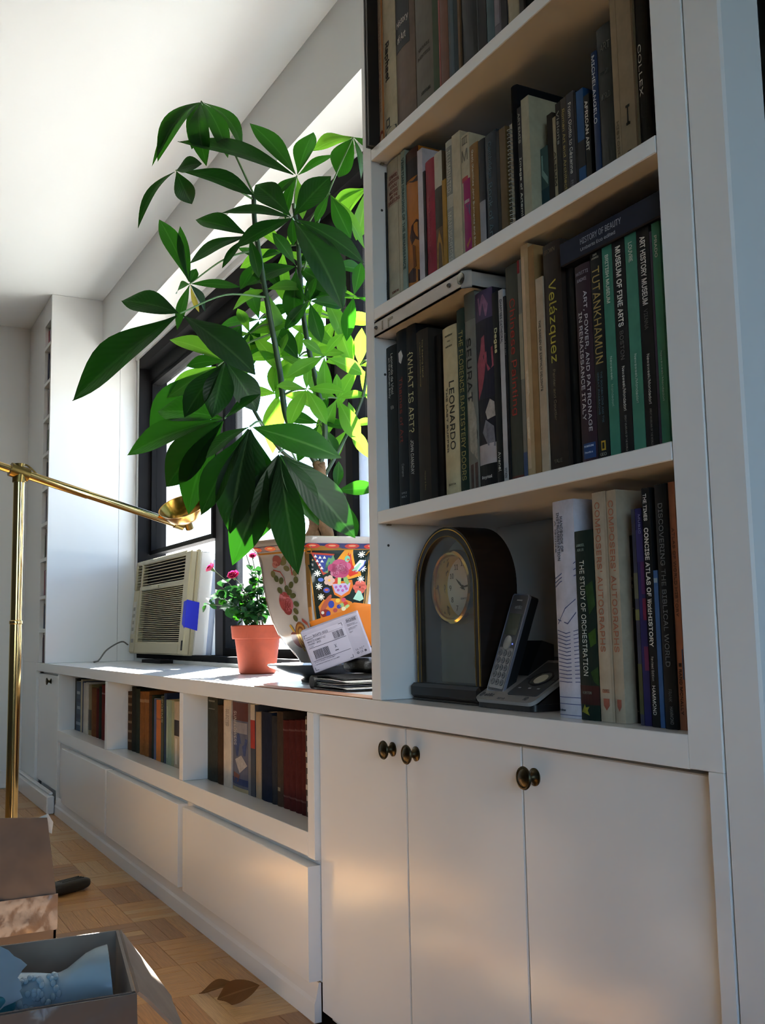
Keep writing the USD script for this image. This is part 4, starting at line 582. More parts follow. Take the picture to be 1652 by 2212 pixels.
for dx, ph_ in ((-22, 0), (18, 2.1), (2, 4.2)):         # the plaited trunks
    b0 = pt(690 + dx, 1168, PT); ctr = [b0]
    for i in range(1, 9): ctr.append(pt(690 + dx * (1 - i / 9) + 9 * math.sin(ph_ + i * 1.1), 1168 - i * 21, PT + .012 * math.cos(ph_ + i * 1.1)))
    obj('trunk', tube(curve(ctr, 40), np.linspace(.017, .011, len(curve(ctr, 40))), 10), BARK, tree, smooth=True)
STEMS = {'a': [(690, 1010), (650, 950), (618, 900), (604, 800), (582, 680), (563, 570), (550, 480), (548, 420)], 'b': [(692, 1005), (702, 930), (688, 850), (668, 760), (655, 680), (648, 590), (642, 500), (634, 440)], 'c': [(700, 1030), (730, 975), (760, 915), (785, 850), (795, 780)], 'd': [(688, 1020), (620, 985), (575, 930), (545, 880), (530, 850)]}
ST = {}
for k_, off, r0 in (('a', -.02, .0082), ('b', .03, .0075), ('c', .06, .005), ('d', -.05, .005)):
    c3 = curve([pt(x, y, PT + off * min(1, i / 2)) for i, (x, y) in enumerate(STEMS[k_])], 48); ST[k_] = c3
    obj('stem', tube(c3, np.linspace(r0, r0 * .72, len(c3)), 10), GREEN, tree, smooth=True)
allst = np.vstack(list(ST.values()))
def palm(hub, t, tips, tone=0, width=.34, face=.75, stalk=None, dt=.06, droop=.05):
    """one leaf: a stalk from the nearest stem and its fingers"""
    Hh = pt(*hub, t)
    if stalk: S0 = pt(*stalk, PT); S0 = allst[np.argmin(np.linalg.norm(allst - S0, axis=1))]
    else:
        low = allst[allst[:, 2] < Hh[2] + .05]; S0 = low[np.argmin(np.linalg.norm(low - Hh, axis=1))]
    mid = (S0 + Hh) / 2 + np.array([0, 0, .08 * np.linalg.norm(Hh - S0)])
    lf = obj('leaf', tube(curve([S0, mid, Hh], 12), np.linspace(.0028, .0019, len(curve([S0, mid, Hh], 12))), 6), mat('4a6a3a', .5), tree, smooth=True)
    for i, tp in enumerate(tips):
        wd = tp[2] if len(tp) > 2 and tp[2] else width; tn = tp[3] if len(tp) > 3 else tone
        Tp = pt(tp[0], tp[1], t + rng.uniform(-dt, dt)); L = np.linalg.norm(Tp - Hh)
        nn = TOCAM * face + UPV * rng.uniform(.25, .8) + RIGHT * rng.uniform(-.35, .35)
        put_blade('leaflet', blade(Hh + (Tp - Hh) * .03, Tp, nn, wd * L, droop * rng.uniform(.4, 1.6), rng.uniform(.12, .35), rng.uniform(0, .10), rng.uniform(.01, .05), rng.uniform(.52, .64)), LEAF[tn], lf)
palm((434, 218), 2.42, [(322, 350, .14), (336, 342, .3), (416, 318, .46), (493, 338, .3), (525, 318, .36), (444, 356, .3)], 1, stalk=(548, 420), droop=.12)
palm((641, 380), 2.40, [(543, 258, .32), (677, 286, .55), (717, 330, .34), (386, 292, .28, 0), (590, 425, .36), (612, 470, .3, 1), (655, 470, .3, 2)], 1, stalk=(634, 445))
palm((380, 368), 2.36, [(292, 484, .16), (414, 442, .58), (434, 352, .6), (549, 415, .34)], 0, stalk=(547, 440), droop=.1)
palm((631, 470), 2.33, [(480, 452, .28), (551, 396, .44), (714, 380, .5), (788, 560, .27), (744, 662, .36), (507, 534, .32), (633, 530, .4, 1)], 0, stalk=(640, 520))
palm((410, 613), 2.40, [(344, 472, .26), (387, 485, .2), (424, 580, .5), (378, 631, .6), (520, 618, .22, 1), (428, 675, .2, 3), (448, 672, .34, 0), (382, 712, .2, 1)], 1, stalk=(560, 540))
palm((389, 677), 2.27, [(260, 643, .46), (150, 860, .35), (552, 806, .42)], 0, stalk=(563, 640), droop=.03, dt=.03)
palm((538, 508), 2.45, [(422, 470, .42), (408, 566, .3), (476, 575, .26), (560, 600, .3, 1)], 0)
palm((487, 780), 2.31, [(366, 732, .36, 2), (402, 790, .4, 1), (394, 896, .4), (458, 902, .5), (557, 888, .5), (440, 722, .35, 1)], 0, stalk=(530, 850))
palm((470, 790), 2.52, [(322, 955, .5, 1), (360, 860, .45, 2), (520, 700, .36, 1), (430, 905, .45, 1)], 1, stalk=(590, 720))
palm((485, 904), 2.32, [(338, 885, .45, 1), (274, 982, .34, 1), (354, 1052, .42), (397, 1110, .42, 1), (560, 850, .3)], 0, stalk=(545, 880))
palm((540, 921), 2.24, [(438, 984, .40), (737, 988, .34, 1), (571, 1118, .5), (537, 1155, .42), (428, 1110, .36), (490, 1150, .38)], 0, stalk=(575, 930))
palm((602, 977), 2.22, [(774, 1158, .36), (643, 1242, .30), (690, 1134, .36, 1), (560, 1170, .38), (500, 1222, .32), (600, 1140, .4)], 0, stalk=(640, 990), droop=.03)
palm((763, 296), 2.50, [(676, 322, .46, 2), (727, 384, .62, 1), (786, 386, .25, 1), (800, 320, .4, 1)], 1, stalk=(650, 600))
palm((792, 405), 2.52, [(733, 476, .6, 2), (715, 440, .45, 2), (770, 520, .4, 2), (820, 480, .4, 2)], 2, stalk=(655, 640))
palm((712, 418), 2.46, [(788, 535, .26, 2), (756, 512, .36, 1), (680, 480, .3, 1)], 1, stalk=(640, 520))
fill = [(560, 560), (640, 575), (712, 575), (668, 650), (726, 690), (764, 640), (620, 700), (700, 770), (776, 790), (662, 840), (728, 860), (600, 850), (560, 690), (757, 920), (690, 915), (726, 1060), (604, 770), (575, 625), (646, 770), (612, 540), (700, 640), (540, 720)]
for i, h in enumerate(fill):
    a0 = rng.uniform(0, 6.28); L = rng.uniform(70, 108); k = rng.choice((4, 5, 5))
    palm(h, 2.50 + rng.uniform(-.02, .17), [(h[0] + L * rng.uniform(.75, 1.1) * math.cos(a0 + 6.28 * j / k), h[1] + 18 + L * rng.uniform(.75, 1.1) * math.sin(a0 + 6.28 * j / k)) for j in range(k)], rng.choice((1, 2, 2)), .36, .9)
# dish under the planter
DARKC = mat('34373c', .22)
obj('saucer', lathe([(0, .642), (.056, .642), (.058, .648), (.05, .654), (.062, .659), (.10, .667), (.135, .6795), (.142, .6855), (.140, .6875), (.12, .679), (.08, .6755), (.06, .677), (0, .678)], 60, (PC[0], PC[1], 0)), DARKC, smooth=30, label='dark glazed footed dish under the porcelain planter', cat='dish')
# ------------------------------------------------------------------ potted rose
pc = at((556, 1455), 2, .6412); rx_, ry_ = pc[0], pc[1]; zt = .6412 + .148
rose = thing('potted_rose', 'small rose bush with magenta blooms in a terracotta pot on the counter', 'potted plant', (rx_, ry_, .6412))
z0 = .6412
obj('pot', lathe([(0, z0), (.052, z0), (.056, z0 + .004), (.0685, z0 + .104), (.0685, z0 + .106), (.0755, z0 + .106), (.0775, z0 + .109), (.081, z0 + .145), (.0795, z0 + .148), (.0755, z0 + .148), (.074, z0 + .145), (.0685, z0 + .11), (.066, z0 + .105), (.06, z0 + .08), (0, z0 + .08)], 56, (rx_, ry_, 0)), mat('8a3212', .75, vary=.18, scale=18, bump=.1, bscale=200.), rose, smooth=30)
obj('soil', lathe([(0, z0 + .134), (.06, z0 + .133), (.0715, z0 + .131), (.068, z0 + .12), (0, z0 + .12)], 28, (rx_, ry_, 0)), mat('2a2019', .95, bump=.6, bscale=120.), rose)
rt = float((rx_ - CAM[0]) * -R[2][0] + (ry_ - CAM[1]) * -R[2][1])
rs = np.random.RandomState(3)
tipsr = [(458, 1228, -.02), (505, 1246, -.05), (530, 1192, 0), (545, 1205, .02), (448, 1305, -.03), (480, 1270, .0), (575, 1262, .0), (560, 1240, -.02), (520, 1270, -.04), (590, 1300, .0), (470, 1290, .03), (540, 1285, .05), (500, 1310, -.06), (570, 1320, -.05), (535, 1325, -.07)]
for i, (x, y, dt) in enumerate(tipsr):
    a_ = 6.28 * i / len(tipsr); B0 = np.array([rx_ + .02 * math.cos(a_), ry_ + .02 * math.sin(a_), zt - .016]); E0 = pt(x, y, rt + dt)
    c3 = curve([B0, (B0 + E0) / 2 + np.array([0, 0, .025]), E0], 14); obj('stem', tube(c3, np.linspace(.0018, .0011, len(c3)), 6), mat('4f5a34', .6), rose, smooth=True)
    for k in range(4 if i < 4 else 7):
        f = .3 + .12 * k; P0 = c3[min(len(c3) - 1, int(f * len(c3)))]
        for q in range(3):
            dv = rs.normal(size=3) * (1, 1, .6); dv /= np.linalg.norm(dv); L = rs.uniform(.024, .038); nn = np.array([0, 0, 1.]) + rs.normal(size=3) * .5
            put_blade('leaf', blade(P0 + dv * .006, P0 + dv * (.006 + L), nn, L * rs.uniform(.62, .8), .05, .15, .1, .02, .48, 7, 4), LEAF[4] if rs.rand() < .85 else LEAF[1], rose)
def bloom(P, axis, r, seed):
    q = np.random.RandomState(seed); axis = np.asarray(axis, float); axis /= np.linalg.norm(axis); a = np.cross(axis, [.3, .2, 1]); a /= np.linalg.norm(a); b = np.cross(axis, a)
    fl = obj('flower', tube([P - axis * r * .5, P], [r * .12, r * .28], 8), mat('4f6a38', .6), rose, smooth=True)
    for ring_, (nn_, tilt_) in enumerate(((5, 1.15), (5, .75), (4, .4), (3, .15))):
        for k in range(nn_):
            th = 6.28 * k / nn_ + ring_ * .7; rd = a * math.cos(th) + b * math.sin(th); dv = rd * math.sin(tilt_) + axis * math.cos(tilt_)
            put_blade('petal', blade(P, P + dv * r * (1 - .1 * ring_), axis * math.sin(tilt_) - rd * math.cos(tilt_), r * 1.05, -.12, .2, -.12, .05, .62, 7, 4), PETAL, fl)
PETAL = usdkit.material(stage, '/World/Looks/petal', {'d': ('principled_bsdf', {'base_color': (.42, .015, .09), 'roughness': .6}), 't': ('translucent_bsdf', {'color': (.6, .03, .14)}), 'm': ('mix_closure', {'fac': .4})}, [('d.BSDF', 'm.closure1'), ('t.BSDF', 'm.closure2')], surface='m.closure')
bloom(pt(458, 1229, rt - .02), (-.3, -.7, .7), .022, 1); bloom(pt(505, 1246, rt - .05), (.5, -.5, .8), .023, 2); bloom(pt(530, 1190, rt), (.1, -.3, 1), .018, 3); bloom(pt(546, 1203, rt + .02), (.5, -.3, .7), .015, 4)
# ------------------------------------------------------------------ things on the counter by the planter
obj('counter_mat', bx(-2.25, -1.656, .0012, .042, .6411, .6432, .0006), mat('7a3f24', .6, c2='a9805e', scale=6), label='thin reddish brown mat along the front edge of the counter below the planter', cat='mat')
LEATH = mat('17140f', .45, bump=.4, bscale=300.)
fo = thing('folio', 'worn black folio stuffed with papers on the counter before the planter', 'folder', (-1.97, .12, .6415))
fx0, fx1, fy0, fy1 = -2.055, -1.885, .056, .205
def sheetY(zf, y0, y1, x0, x1, th, n=10):               # a slab whose height follows zf(u), u from left to right
    V = []; F_ = []
    for i in range(n + 1):
        u = i / n; x = x0 + (x1 - x0) * u; z = zf(u)
        for y in (y0, y1):
            V += [(x, y, z), (x, y, z + th)]
    for i in range(n):
        a = 4 * i; b = a + 4
        for p, q in ((0, 1), (1, 3), (3, 2), (2, 0)): F_ += [(a + p, b + p, b + q), (a + p, b + q, a + q)]
    F_ += [(0, 2, 3), (0, 3, 1), (4 * n, 4 * n + 1, 4 * n + 3), (4 * n, 4 * n + 3, 4 * n + 2)]
    m_ = trimesh.Trimesh(np.array(V), np.array(F_), process=False); trimesh.repair.fix_normals(m_); return m_
obj('lower_cover', sheetY(lambda u: .6418 + .003 * (1 - u) ** 4, fy0, fy1, fx0 + .008, fx1, .003), LEATH, fo); obj('upper_cover', sheetY(lambda u: .668 - .003 * (1 - u) ** 3 + .003 * math.sin(5 * u), fy0 + .01, fy1, fx0 + .008, fx1 - .02, .003), LEATH, fo)
obj('spine', tube([(fx0 + .012, fy0, .6565), (fx0 + .012, fy1, .6565)], .0145, 14), LEATH, fo, smooth=40)
for k in range(9):
    z = .6465 + k * .0022; obj('paper', sheetY(lambda u, z=z, k=k: z + .002 * math.sin(3 * u + k) * u, fy0 + .004 + rng.uniform(0, .01), fy1 - .004, fx0 + .028, fx1 + rng.uniform(-.016, .012), .0005), mat('d9d5cb', .8) if k % 3 else mat('8f96a6', .8), fo)
def blob(c, r, sub=3, sq=.75, noise=.0, seed=0):
    s_ = trimesh.creation.icosphere(sub); v = s_.vertices; v = np.sign(v) * np.abs(v) ** sq; v = v / np.max(np.abs(v), axis=0) * np.array(r)
    if noise: v = v * (1 + noise * (meshkit.fbm(v * 40 + 5, 3, seed) - .5)[:, None])
    s_.vertices = v + np.array(c); return s_
obj('pouch', blob((-2.02, .175, .690), (.055, .04, .017), 3, .7, .25, 2), LEATH, smooth=True, label='soft black pouch squeezed between the folio and the small white carton', cat='pouch')
# small white carton, propped up askew
BT = 2.2; c0, c1, c2, c3 = pt(680, 1455, BT), pt(803, 1410, BT), pt(783, 1320, BT), pt(667, 1362, BT)
ux = (c1 - c0); bw = np.linalg.norm(ux); ux /= bw; uy = c3 - c0; bh = np.linalg.norm(uy); uy = uy - ux * (uy @ ux); uy /= np.linalg.norm(uy); uz = np.cross(ux, uy)
ct = thing('carton', 'small white shipping carton with printed label propped askew before the planter', 'box', c0, rot=np.stack([ux, uy, uz], 1))
L = lambda n, me, mt, **k: obj(n, me, mt, ct, local=True, **k)
WC = mat('918c9a', .6, vary=.05)
L('carton_body', bx(0, bw, 0, bh, -.045, 0, .0015), WC); L('label_sheet', bx(.006, bw * .72, .004, bh * .90, 0, .0003), mat('9b96a4', .55))
INKB = mat('2b2835', .6); G_ = lambda x0, x1, y0, y1: bx(x0 * bw, x1 * bw, y0 * bh, y1 * bh, .0003, .0006)
L('label_rule', [G_(.05, .70, .565, .575), G_(.05, .70, .255, .265), G_(.03, .7, .785, .79)], INKB)
L('label_corner', [G_(.035, .09, .885, .895), G_(.035, .042, .82, .895), G_(.64, .7, .885, .895), G_(.692, .7, .82, .895), G_(.035, .042, .05, .12), G_(.035, .09, .05, .06), G_(.692, .7, .05, .12), G_(.64, .7, .05, .06)], INKB)
rb = random.Random(5)
for bx0, bx1, by0, by1, nm in ((.50, .68, .60, .76, 0), (.10, .36, .30, .50, 1)):
    x = bx0; bars_ = []
    while x < bx1: w = rb.choice((.004, .006, .009, .012)); bars_.append(G_(x, min(x + w, bx1), by0, by1)); x += w + rb.choice((.004, .005, .008))
    L('barcode', bars_, INKB)
tx = lambda s_, x, y, l_, h_, b=False: text(s_, (x * bw, y * bh, .0005), (1, 0, 0), (0, 1, 0), l_ * bw, h_ * bh, .0003, b)
L('lettering', [tx('361473-0010', .18, .80, .26, .055, True), tx('PRODUCT', .06, .815, .1, .022), tx('NUMBER', .06, .765, .1, .022), tx('WAVE III CONNECT KIT', .06, .70, .32, .045), tx('IPHONE - IPOD', .06, .64, .22, .04), tx('120V', .06, .585, .08, .03), tx('017817523875', .51, .582, .16, .014), tx('042361473001001AC', .10, .272, .26, .016), tx('DISTRIBUTED BY', .06, .215, .36, .022), tx('FRAMINGHAM MA 01701 USA', .06, .16, .42, .024)], INKB)
L('logo', [tx('BOSE', .78, .86, .17, .055, True), G_(.76, .95, .845, .85), G_(.78, .97, .925, .93)], INKB)
L('lettering', [tx('Wave Connect', .77, .79, .14, .018), tx('Made in Mexico', .77, .76, .18, .018), tx('bose.com/kit', .77, .70, .16, .018), tx('MA 01701', .77, .67, .12, .016), tx('2010', .77, .61, .06, .016)], INKB)
L('symbol', [tx('UL', .77, .17, .05, .04), tx('FC', .84, .17, .05, .04), tx('e', .90, .2, .02, .02), lathe([(.0014, 0), (.0026, 0), (.0026, .0003), (.0014, .0003)], 16, (.79 * bw, .11 * bh, .0004)), tx('CE', .83, .09, .05, .04), lathe([(0, 0), (.0026, 0), (.0026, .0003), (0, .0003)], 16, (.92 * bw, .11 * bh, .0004)), tx('X', .46, .40, .04, .08), G_(.45, .51, .33, .35)], INKB)
# orange padded envelope behind the carton
ET = 2.262; ev = [pt(x, y, ET) for x, y in ((668, 1343), (744, 1319), (764, 1301), (806, 1306), (812, 1392), (700, 1420))]
eo = ev[0]; P2 = [((q - eo) @ RIGHT, (q - eo) @ UPV) for q in ev]; po = Polygon(P2); pv, pf_ = trimesh.creation.triangulate_polygon(po, engine='earcut')
pv3, pf_ = trimesh.remesh.subdivide_to_size(np.column_stack([pv, np.zeros(len(pv))]), pf_, .012, max_iter=12)
dist = np.array([po.exterior.distance(Point(q[:2])) for q in pv3]); puff = .005 * (1 - np.exp(-dist / .008)) + .0016 * (meshkit.fbm(pv3 * 60, 3, 4) - .5)
frontv = eo + np.outer(pv3[:, 0], RIGHT) + np.outer(pv3[:, 1], UPV) + np.outer(puff + .0004, TOCAM); backv = frontv - np.outer(2 * puff + .0008, TOCAM)
em = trimesh.Trimesh(np.vstack([frontv, backv]), np.vstack([pf_, pf_[:, ::-1] + len(frontv)]), process=False)
ORG = usdkit.material(stage, '/World/Looks/envelope', {'p': ('principled_bsdf', {'base_color': hexc('cf7413'), 'roughness': .6}), 't': ('translucent_bsdf', {'color': (.8, .38, .03)}), 'm': ('mix_closure', {'fac': .3})}, [('p.BSDF', 'm.closure1'), ('t.BSDF', 'm.closure2')], surface='m.closure')
obj('envelope', em, ORG, smooth=40, label='orange padded envelope standing behind the small white carton', cat='envelope')
# ------------------------------------------------------------------ mantel clock
ck = thing('mantel_clock', 'dark arched mantel clock with brass bezel and glass front on the bottom shelf', 'clock', (-1.487, .105, .6415))
CW = mat('1a110c', .3, vary=.4, scale=14, stretch=(1, 1, 8), spec=.35); GOLD = mat('c79b45', .2, 1.0); GOLDD = mat('8a6a30', .3, 1.0)
cx, cz0, cr = -1.4955, .672, .1045; czc = .8385
def arch(r, dz=0, n=36): return Polygon([(-r, dz)] + [(r * math.cos(t), (czc - cz0) + r * math.sin(t)) for t in np.linspace(math.pi, 0, n)] + [(r, dz)])
YF = frame((cx, .062, cz0), (1, 0, 0), (0, 0, 1), (0, -1, 0))
def slab(poly, y0, y1): return extr(poly, y1 - y0, frame((cx, y1, cz0), (1, 0, 0), (0, 0, 1), (0, -1, 0)))
obj('case', [slab(arch(cr).difference(arch(cr - .017, -.01)), .066, .142), slab(arch(cr - .0165), .136, .142)], CW, ck, smooth=25)
obj('gilt_line', slab(arch(cr - .0035).difference(arch(cr - .0052, -.01)), .0652, .0665), GOLD, ck); obj('inner_gilt_line', slab(arch(cr - .0155).difference(arch(cr - .0168, -.01)), .0652, .070), GOLDD, ck)
obj('back_board', slab(arch(cr - .0172), .108, .1355), mat('75756a', .4, vary=.15, scale=8), ck)
obj('base', [bx(-1.6085, -1.3855, .054, .150, .6455, .6715, .006), bx(-1.604, -1.389, .058, .146, .6418, .6455, .001)], CW, ck)
dc = np.array([cx + .001, 0, .8385])
def ring(r0, r1, y0, y1): return lathe([(r0, 0), (r1, 0), (r1, y1 - y0), (r0, y1 - y0), (r0, 0)], 64).apply_transform(frame((dc[0], y1, dc[2]), (1, 0, 0), (0, 0, 1), (0, -1, 0)))
obj('bezel', lathe([(.054, .0), (.062, 0), (.066, .010), (.066, .022), (.0635, .032), (.060, .0345), (.0565, .033), (.055, .028), (.0525, .004), (.054, 0)], 64).apply_transform(frame((dc[0], .1075, dc[2]), (1, 0, 0), (0, 0, 1), (0, -1, 0))), mat('d8b660', .1, 1.0), ck, smooth=35)
dial = obj('dial', ring(0, .0545, .102, .105), mat('c4c1bb', .5), ck)
NUM = mat('2a2622', .5)
for k in range(1, 13):
    a_ = math.radians(90 - 30 * k); s_ = str(k); h_ = .0095; w_ = .006 * len(s_)
    obj('numeral', text(s_, (dc[0] + .042 * math.cos(a_) - w_ / 2, .1017, dc[2] + .042 * math.sin(a_) - h_ / 2), (1, 0, 0), (0, 0, 1), w_, h_, .0004), NUM, dial)
obj('dial_lettering', text('QUARTZ', (dc[0] - .009, .1017, dc[2] - .0215), (1, 0, 0), (0, 0, 1), .018, .0035, .0003), NUM, dial)
def hand(a_, l_, w_):
    a_ = math.radians(90 - a_); d_ = np.array([math.cos(a_), 0, math.sin(a_)]); nrm = np.array([-math.sin(a_), 0, math.cos(a_)])
    po = Polygon([(-.008, -w_ * .4), (l_ * .5, -w_), (l_, -.0003), (l_, .0003), (l_ * .5, w_), (-.008, w_ * .4)]); return extr(po, .0006, frame(dc + np.array([0, .1005, 0]), d_, nrm, np.cross(d_, nrm)))
obj('hour_hand', [hand(307, .026, .0022), lathe([(0, 0), (.004, 0), (.004, .001), (0, .001)], 16).apply_transform(frame(dc + np.array([0, .1008, 0]), (1, 0, 0), (0, 0, 1), (0, -1, 0)))], NUM, ck); obj('minute_hand', hand(84, .039, .0018), NUM, ck)
pen = obj('pendulum', lathe([(0, 0), (.021, 0), (.022, .002), (.016, .004), (.009, .0035), (0, .004)], 40).apply_transform(frame((-1.452, .1075, .7095), (1, 0, 0), (0, 0, 1), (0, -1, 0))), mat('7d6c3c', .3, .9), ck, smooth=40); obj('pendulum_rod', bx(-1.453, -1.451, .1062, .1072, .73, .78), GOLDD, ck)
CG = usdkit.material(stage, '/World/Looks/clock_glass', {'a': ('transparent_bsdf', {'color': (.95, .96, .94)}), 'g': ('glossy_bsdf', {'roughness': .05}), 'm': ('mix_closure', {'fac': .07})}, [('a.BSDF', 'm.closure1'), ('g.BSDF', 'm.closure2')], surface='m.closure')
obj('glass_front', slab(arch(cr - .0171), .0702, .0712), CG, ck)
# ------------------------------------------------------------------ cordless telephone
SILV = mat('9c9c9a', .35, .35); DKGR = mat('3f4144', .4); BLK = mat('111214', .35); WHT = mat('b5b8ba', .5)
ph_ = thing('phone_base', 'silver and black answering base of a cordless telephone on the bottom shelf', 'telephone base', (-1.315, .10, .6415))
bx0, bx1, by0, by1 = -1.383, -1.228, .046, .168
def wedge(x0, x1, pts, c=.006):
    po = Polygon([(y, z) for y, z in pts]); return extr(po, x1 - x0, frame((x0, 0, 0), (0, 1, 0), (0, 0, 1), (1, 0, 0)))
sl = math.atan2(.064, .112); tl = np.array([0, math.cos(sl), math.sin(sl)]); tn_ = np.array([0, -math.sin(sl), math.cos(sl)])
def on(x, d, h=0): return np.array([x, by0, .6505]) + tl * d + tn_ * h   # a point on the sloping top
top_poly = sbox(bx0 + .012, .012, bx1 - .012, .106).buffer(.012)
obj('base_body', extr(sbox(bx0 + .012, .012 + by0, bx1 - .012, by1 - .02).buffer(.010), .010, frame((0, 0, .6418), (1, 0, 0), (0, 1, 0), (0, 0, 1))), BLK, ph_); obj('base_wedge', wedge(bx0 + .004, bx1 - .004, [(by0 + .01, .650), (by1, .650), (by1, .718), (by1 - .022, .705)]), BLK, ph_)
obj('silver_top', extr(top_poly, .006, frame(on(0, 0, -.001), (1, 0, 0), tl, tn_)), SILV, ph_)
obj('control_panel', extr(sbox(-1.306, .022, bx1 - .012, .104).buffer(.005), .0015, frame(on(0, 0, .005), (1, 0, 0), tl, tn_)), DKGR, ph_)
obj('panel_seam', extr(sbox(-1.309, .060, bx1 - .009, .0612), .0004, frame(on(0, 0, .0065), (1, 0, 0), tl, tn_)), BLK, ph_)
ov = affinity.scale(Point(-1.272, .062).buffer(1, 24), .024, .020)
obj('button_ring', extr(ov.difference(affinity.scale(ov, .86, .86)), .002, frame(on(0, 0, .0062), (1, 0, 0), tl, tn_)), BLK, ph_); obj('answer_button', extr(affinity.scale(ov, .84, .84), .0014, frame(on(0, 0, .0062), (1, 0, 0), tl, tn_)), mat('a9aaa0', .15, .8), ph_)
obj('display_window', extr(affinity.scale(ov, .55, .6), .0006, frame(on(.002, -.002, .0078), (1, 0, 0), tl, tn_)), mat('c9c8b6', .4), ph_)
for x in (-1.298, -1.272, -1.250): obj('button_mark', extr(sbox(x - .003, .0345, x + .003, .037), .0003, frame(on(0, 0, .0066), (1, 0, 0), tl, tn_)), WHT, ph_)
tt = lambda s_, x, d, l_, h_, b=False: text(s_, on(x, d, .0052), (1, 0, 0), tl, l_, h_, .0003, b)
obj('logo', [tt('at&t', -1.3655, .0095, .024, .0075, True)] + [extr(affinity.scale(Point(-1.3735, .0135).buffer(1, 16), .0058, .0058).intersection(sbox(-1.38, .0078 + .0023 * k, -1.36, .0091 + .0023 * k)), .0003, frame(on(0, 0, .0051), (1, 0, 0), tl, tn_)) for k in range(5)], mat('2b3440', .5), ph_)
obj('lettering', [tt('DECT 6.0', -1.3225, .004, .018, .0042), tt('HD', -1.258, .006, .009, .0085, True)], mat('3a3d42', .5), ph_)
obj('cradle', wedge(bx0 + .008, -1.318, [(.100, .680), (.158, .705), (.158, .738), (.135, .745)]), BLK, ph_)
obj('antenna', tube(curve([(-1.246, .155, .69), (-1.262, .175, .745), (-1.272, .188, .786)], 10), [.0062] * 8 + [.0066, .0058], 12) if False else tube(np.array(curve([(-1.228, .172, .70), (-1.240, .176, .745), (-1.251, .180, .786)], 10)), .0062, 12), mat('8f8d90', .4), ph_, smooth=40)
hA, hB = np.array([-1.353, .064, .6655]), np.array([-1.340, .114, .820]); hz = hB - hA; hl = np.linalg.norm(hz); hz /= hl; hx = np.array([1, 0, 0.]) - hz * hz[0]; hx /= np.linalg.norm(hx); hy = np.cross(hz, hx)
hs = thing('handset', 'slim silver and black cordless handset standing in its base on the bottom shelf', 'telephone', hA, rot=np.stack([hx, hy, hz], 1))
HS = lambda n, me, mt, par=None, **k: obj(n, me, mt, par or hs, local=True, **k)
hw = .0235
HS('shell', extr(sbox(-hw + .006, 0 + .006, hw - .006, hl - .006).buffer(.0058), .018, frame((0, .019, 0), (1, 0, 0), (0, 0, 1), (0, -1, 0))), BLK); HS('silver_trim', extr(sbox(-hw + .006, .006, hw - .006, hl - .006).buffer(.006).difference(sbox(-hw + .006, .006, hw - .006, hl - .006).buffer(.0042)), .0045, frame((0, .0045, 0), (1, 0, 0), (0, 0, 1), (0, -1, 0))), mat('aab0c2', .2, .8))
HS('face_plate', extr(sbox(-hw + .006, .006, hw - .006, hl - .006).buffer(.0042), .001, frame((0, .0012, 0), (1, 0, 0), (0, 0, 1), (0, -1, 0))), DKGR)
HS('keypad_plate', extr(sbox(-hw + .007, .009, hw - .007, .070).buffer(.003), .0006, frame((0, .0002, 0), (1, 0, 0), (0, 0, 1), (0, -1, 0))), mat('8b8b8a', .4, .3)); HS('screen', bx(-.0165, .0165, -.0004, .0004, .094, .130), mat('4b4f42', .2)); HS('earpiece', bx(-.007, .007, -.0006, .0004, .1515, .1535), mat('a9a9a6', .3, .5))
HS('lettering', text('at&t', (-.008, -.0002, .138), (1, 0, 0), (0, 0, 1), .02, .006, .0003, True), mat('6f7378', .5))
HS('navigation_key', lathe([(0, 0), (.0105, 0), (.0105, .001), (.009, .0018), (0, .002)], 28).apply_transform(frame((-.001, 0, .081), (1, 0, 0), (0, 0, 1.15), (0, -1, 0))), mat('a5a6a5', .25, .6), smooth=30); HS('indicator_lamp', bx(.012, .014, -.0006, .0003, .079, .081), usdkit.material(stage, '/World/Looks/indicator', {'e': ('emission', {'color': (.15, .2, 1), 'strength': 1.5})}, [], surface='e.emission'))
keys = ['1', '2', '3', '4', '5', '6', '7', '8', '9', '*', '0', '#', 'F', 'M', 'S']
for i, k_ in enumerate(keys):
    x_, z_ = -.0125 + .0125 * (i % 3), .0635 - .0118 * (i // 3)
    kb = HS('key', lathe([(0, 0), (.0048, 0), (.0048, .0009), (.0042, .0014), (0, .0014)], 18).apply_transform(frame((x_, -.0002, z_), (1, 0, 0), (0, 0, 1), (0, -1, 0))), mat('6f7072', .35, .2), smooth=30)
    HS('key_ring', lathe([(.0046, 0), (.0053, 0), (.0053, .0006), (.0046, .0006), (.0046, 0)], 18).apply_transform(frame((x_, -.0002, z_), (1, 0, 0), (0, 0, 1), (0, -1, 0))), BLK); HS('key_mark', text(k_, (x_ - .0015, -.0017, z_ - .0018), (1, 0, 0), (0, 0, 1), .003, .0036, .0002), BLK, kb)
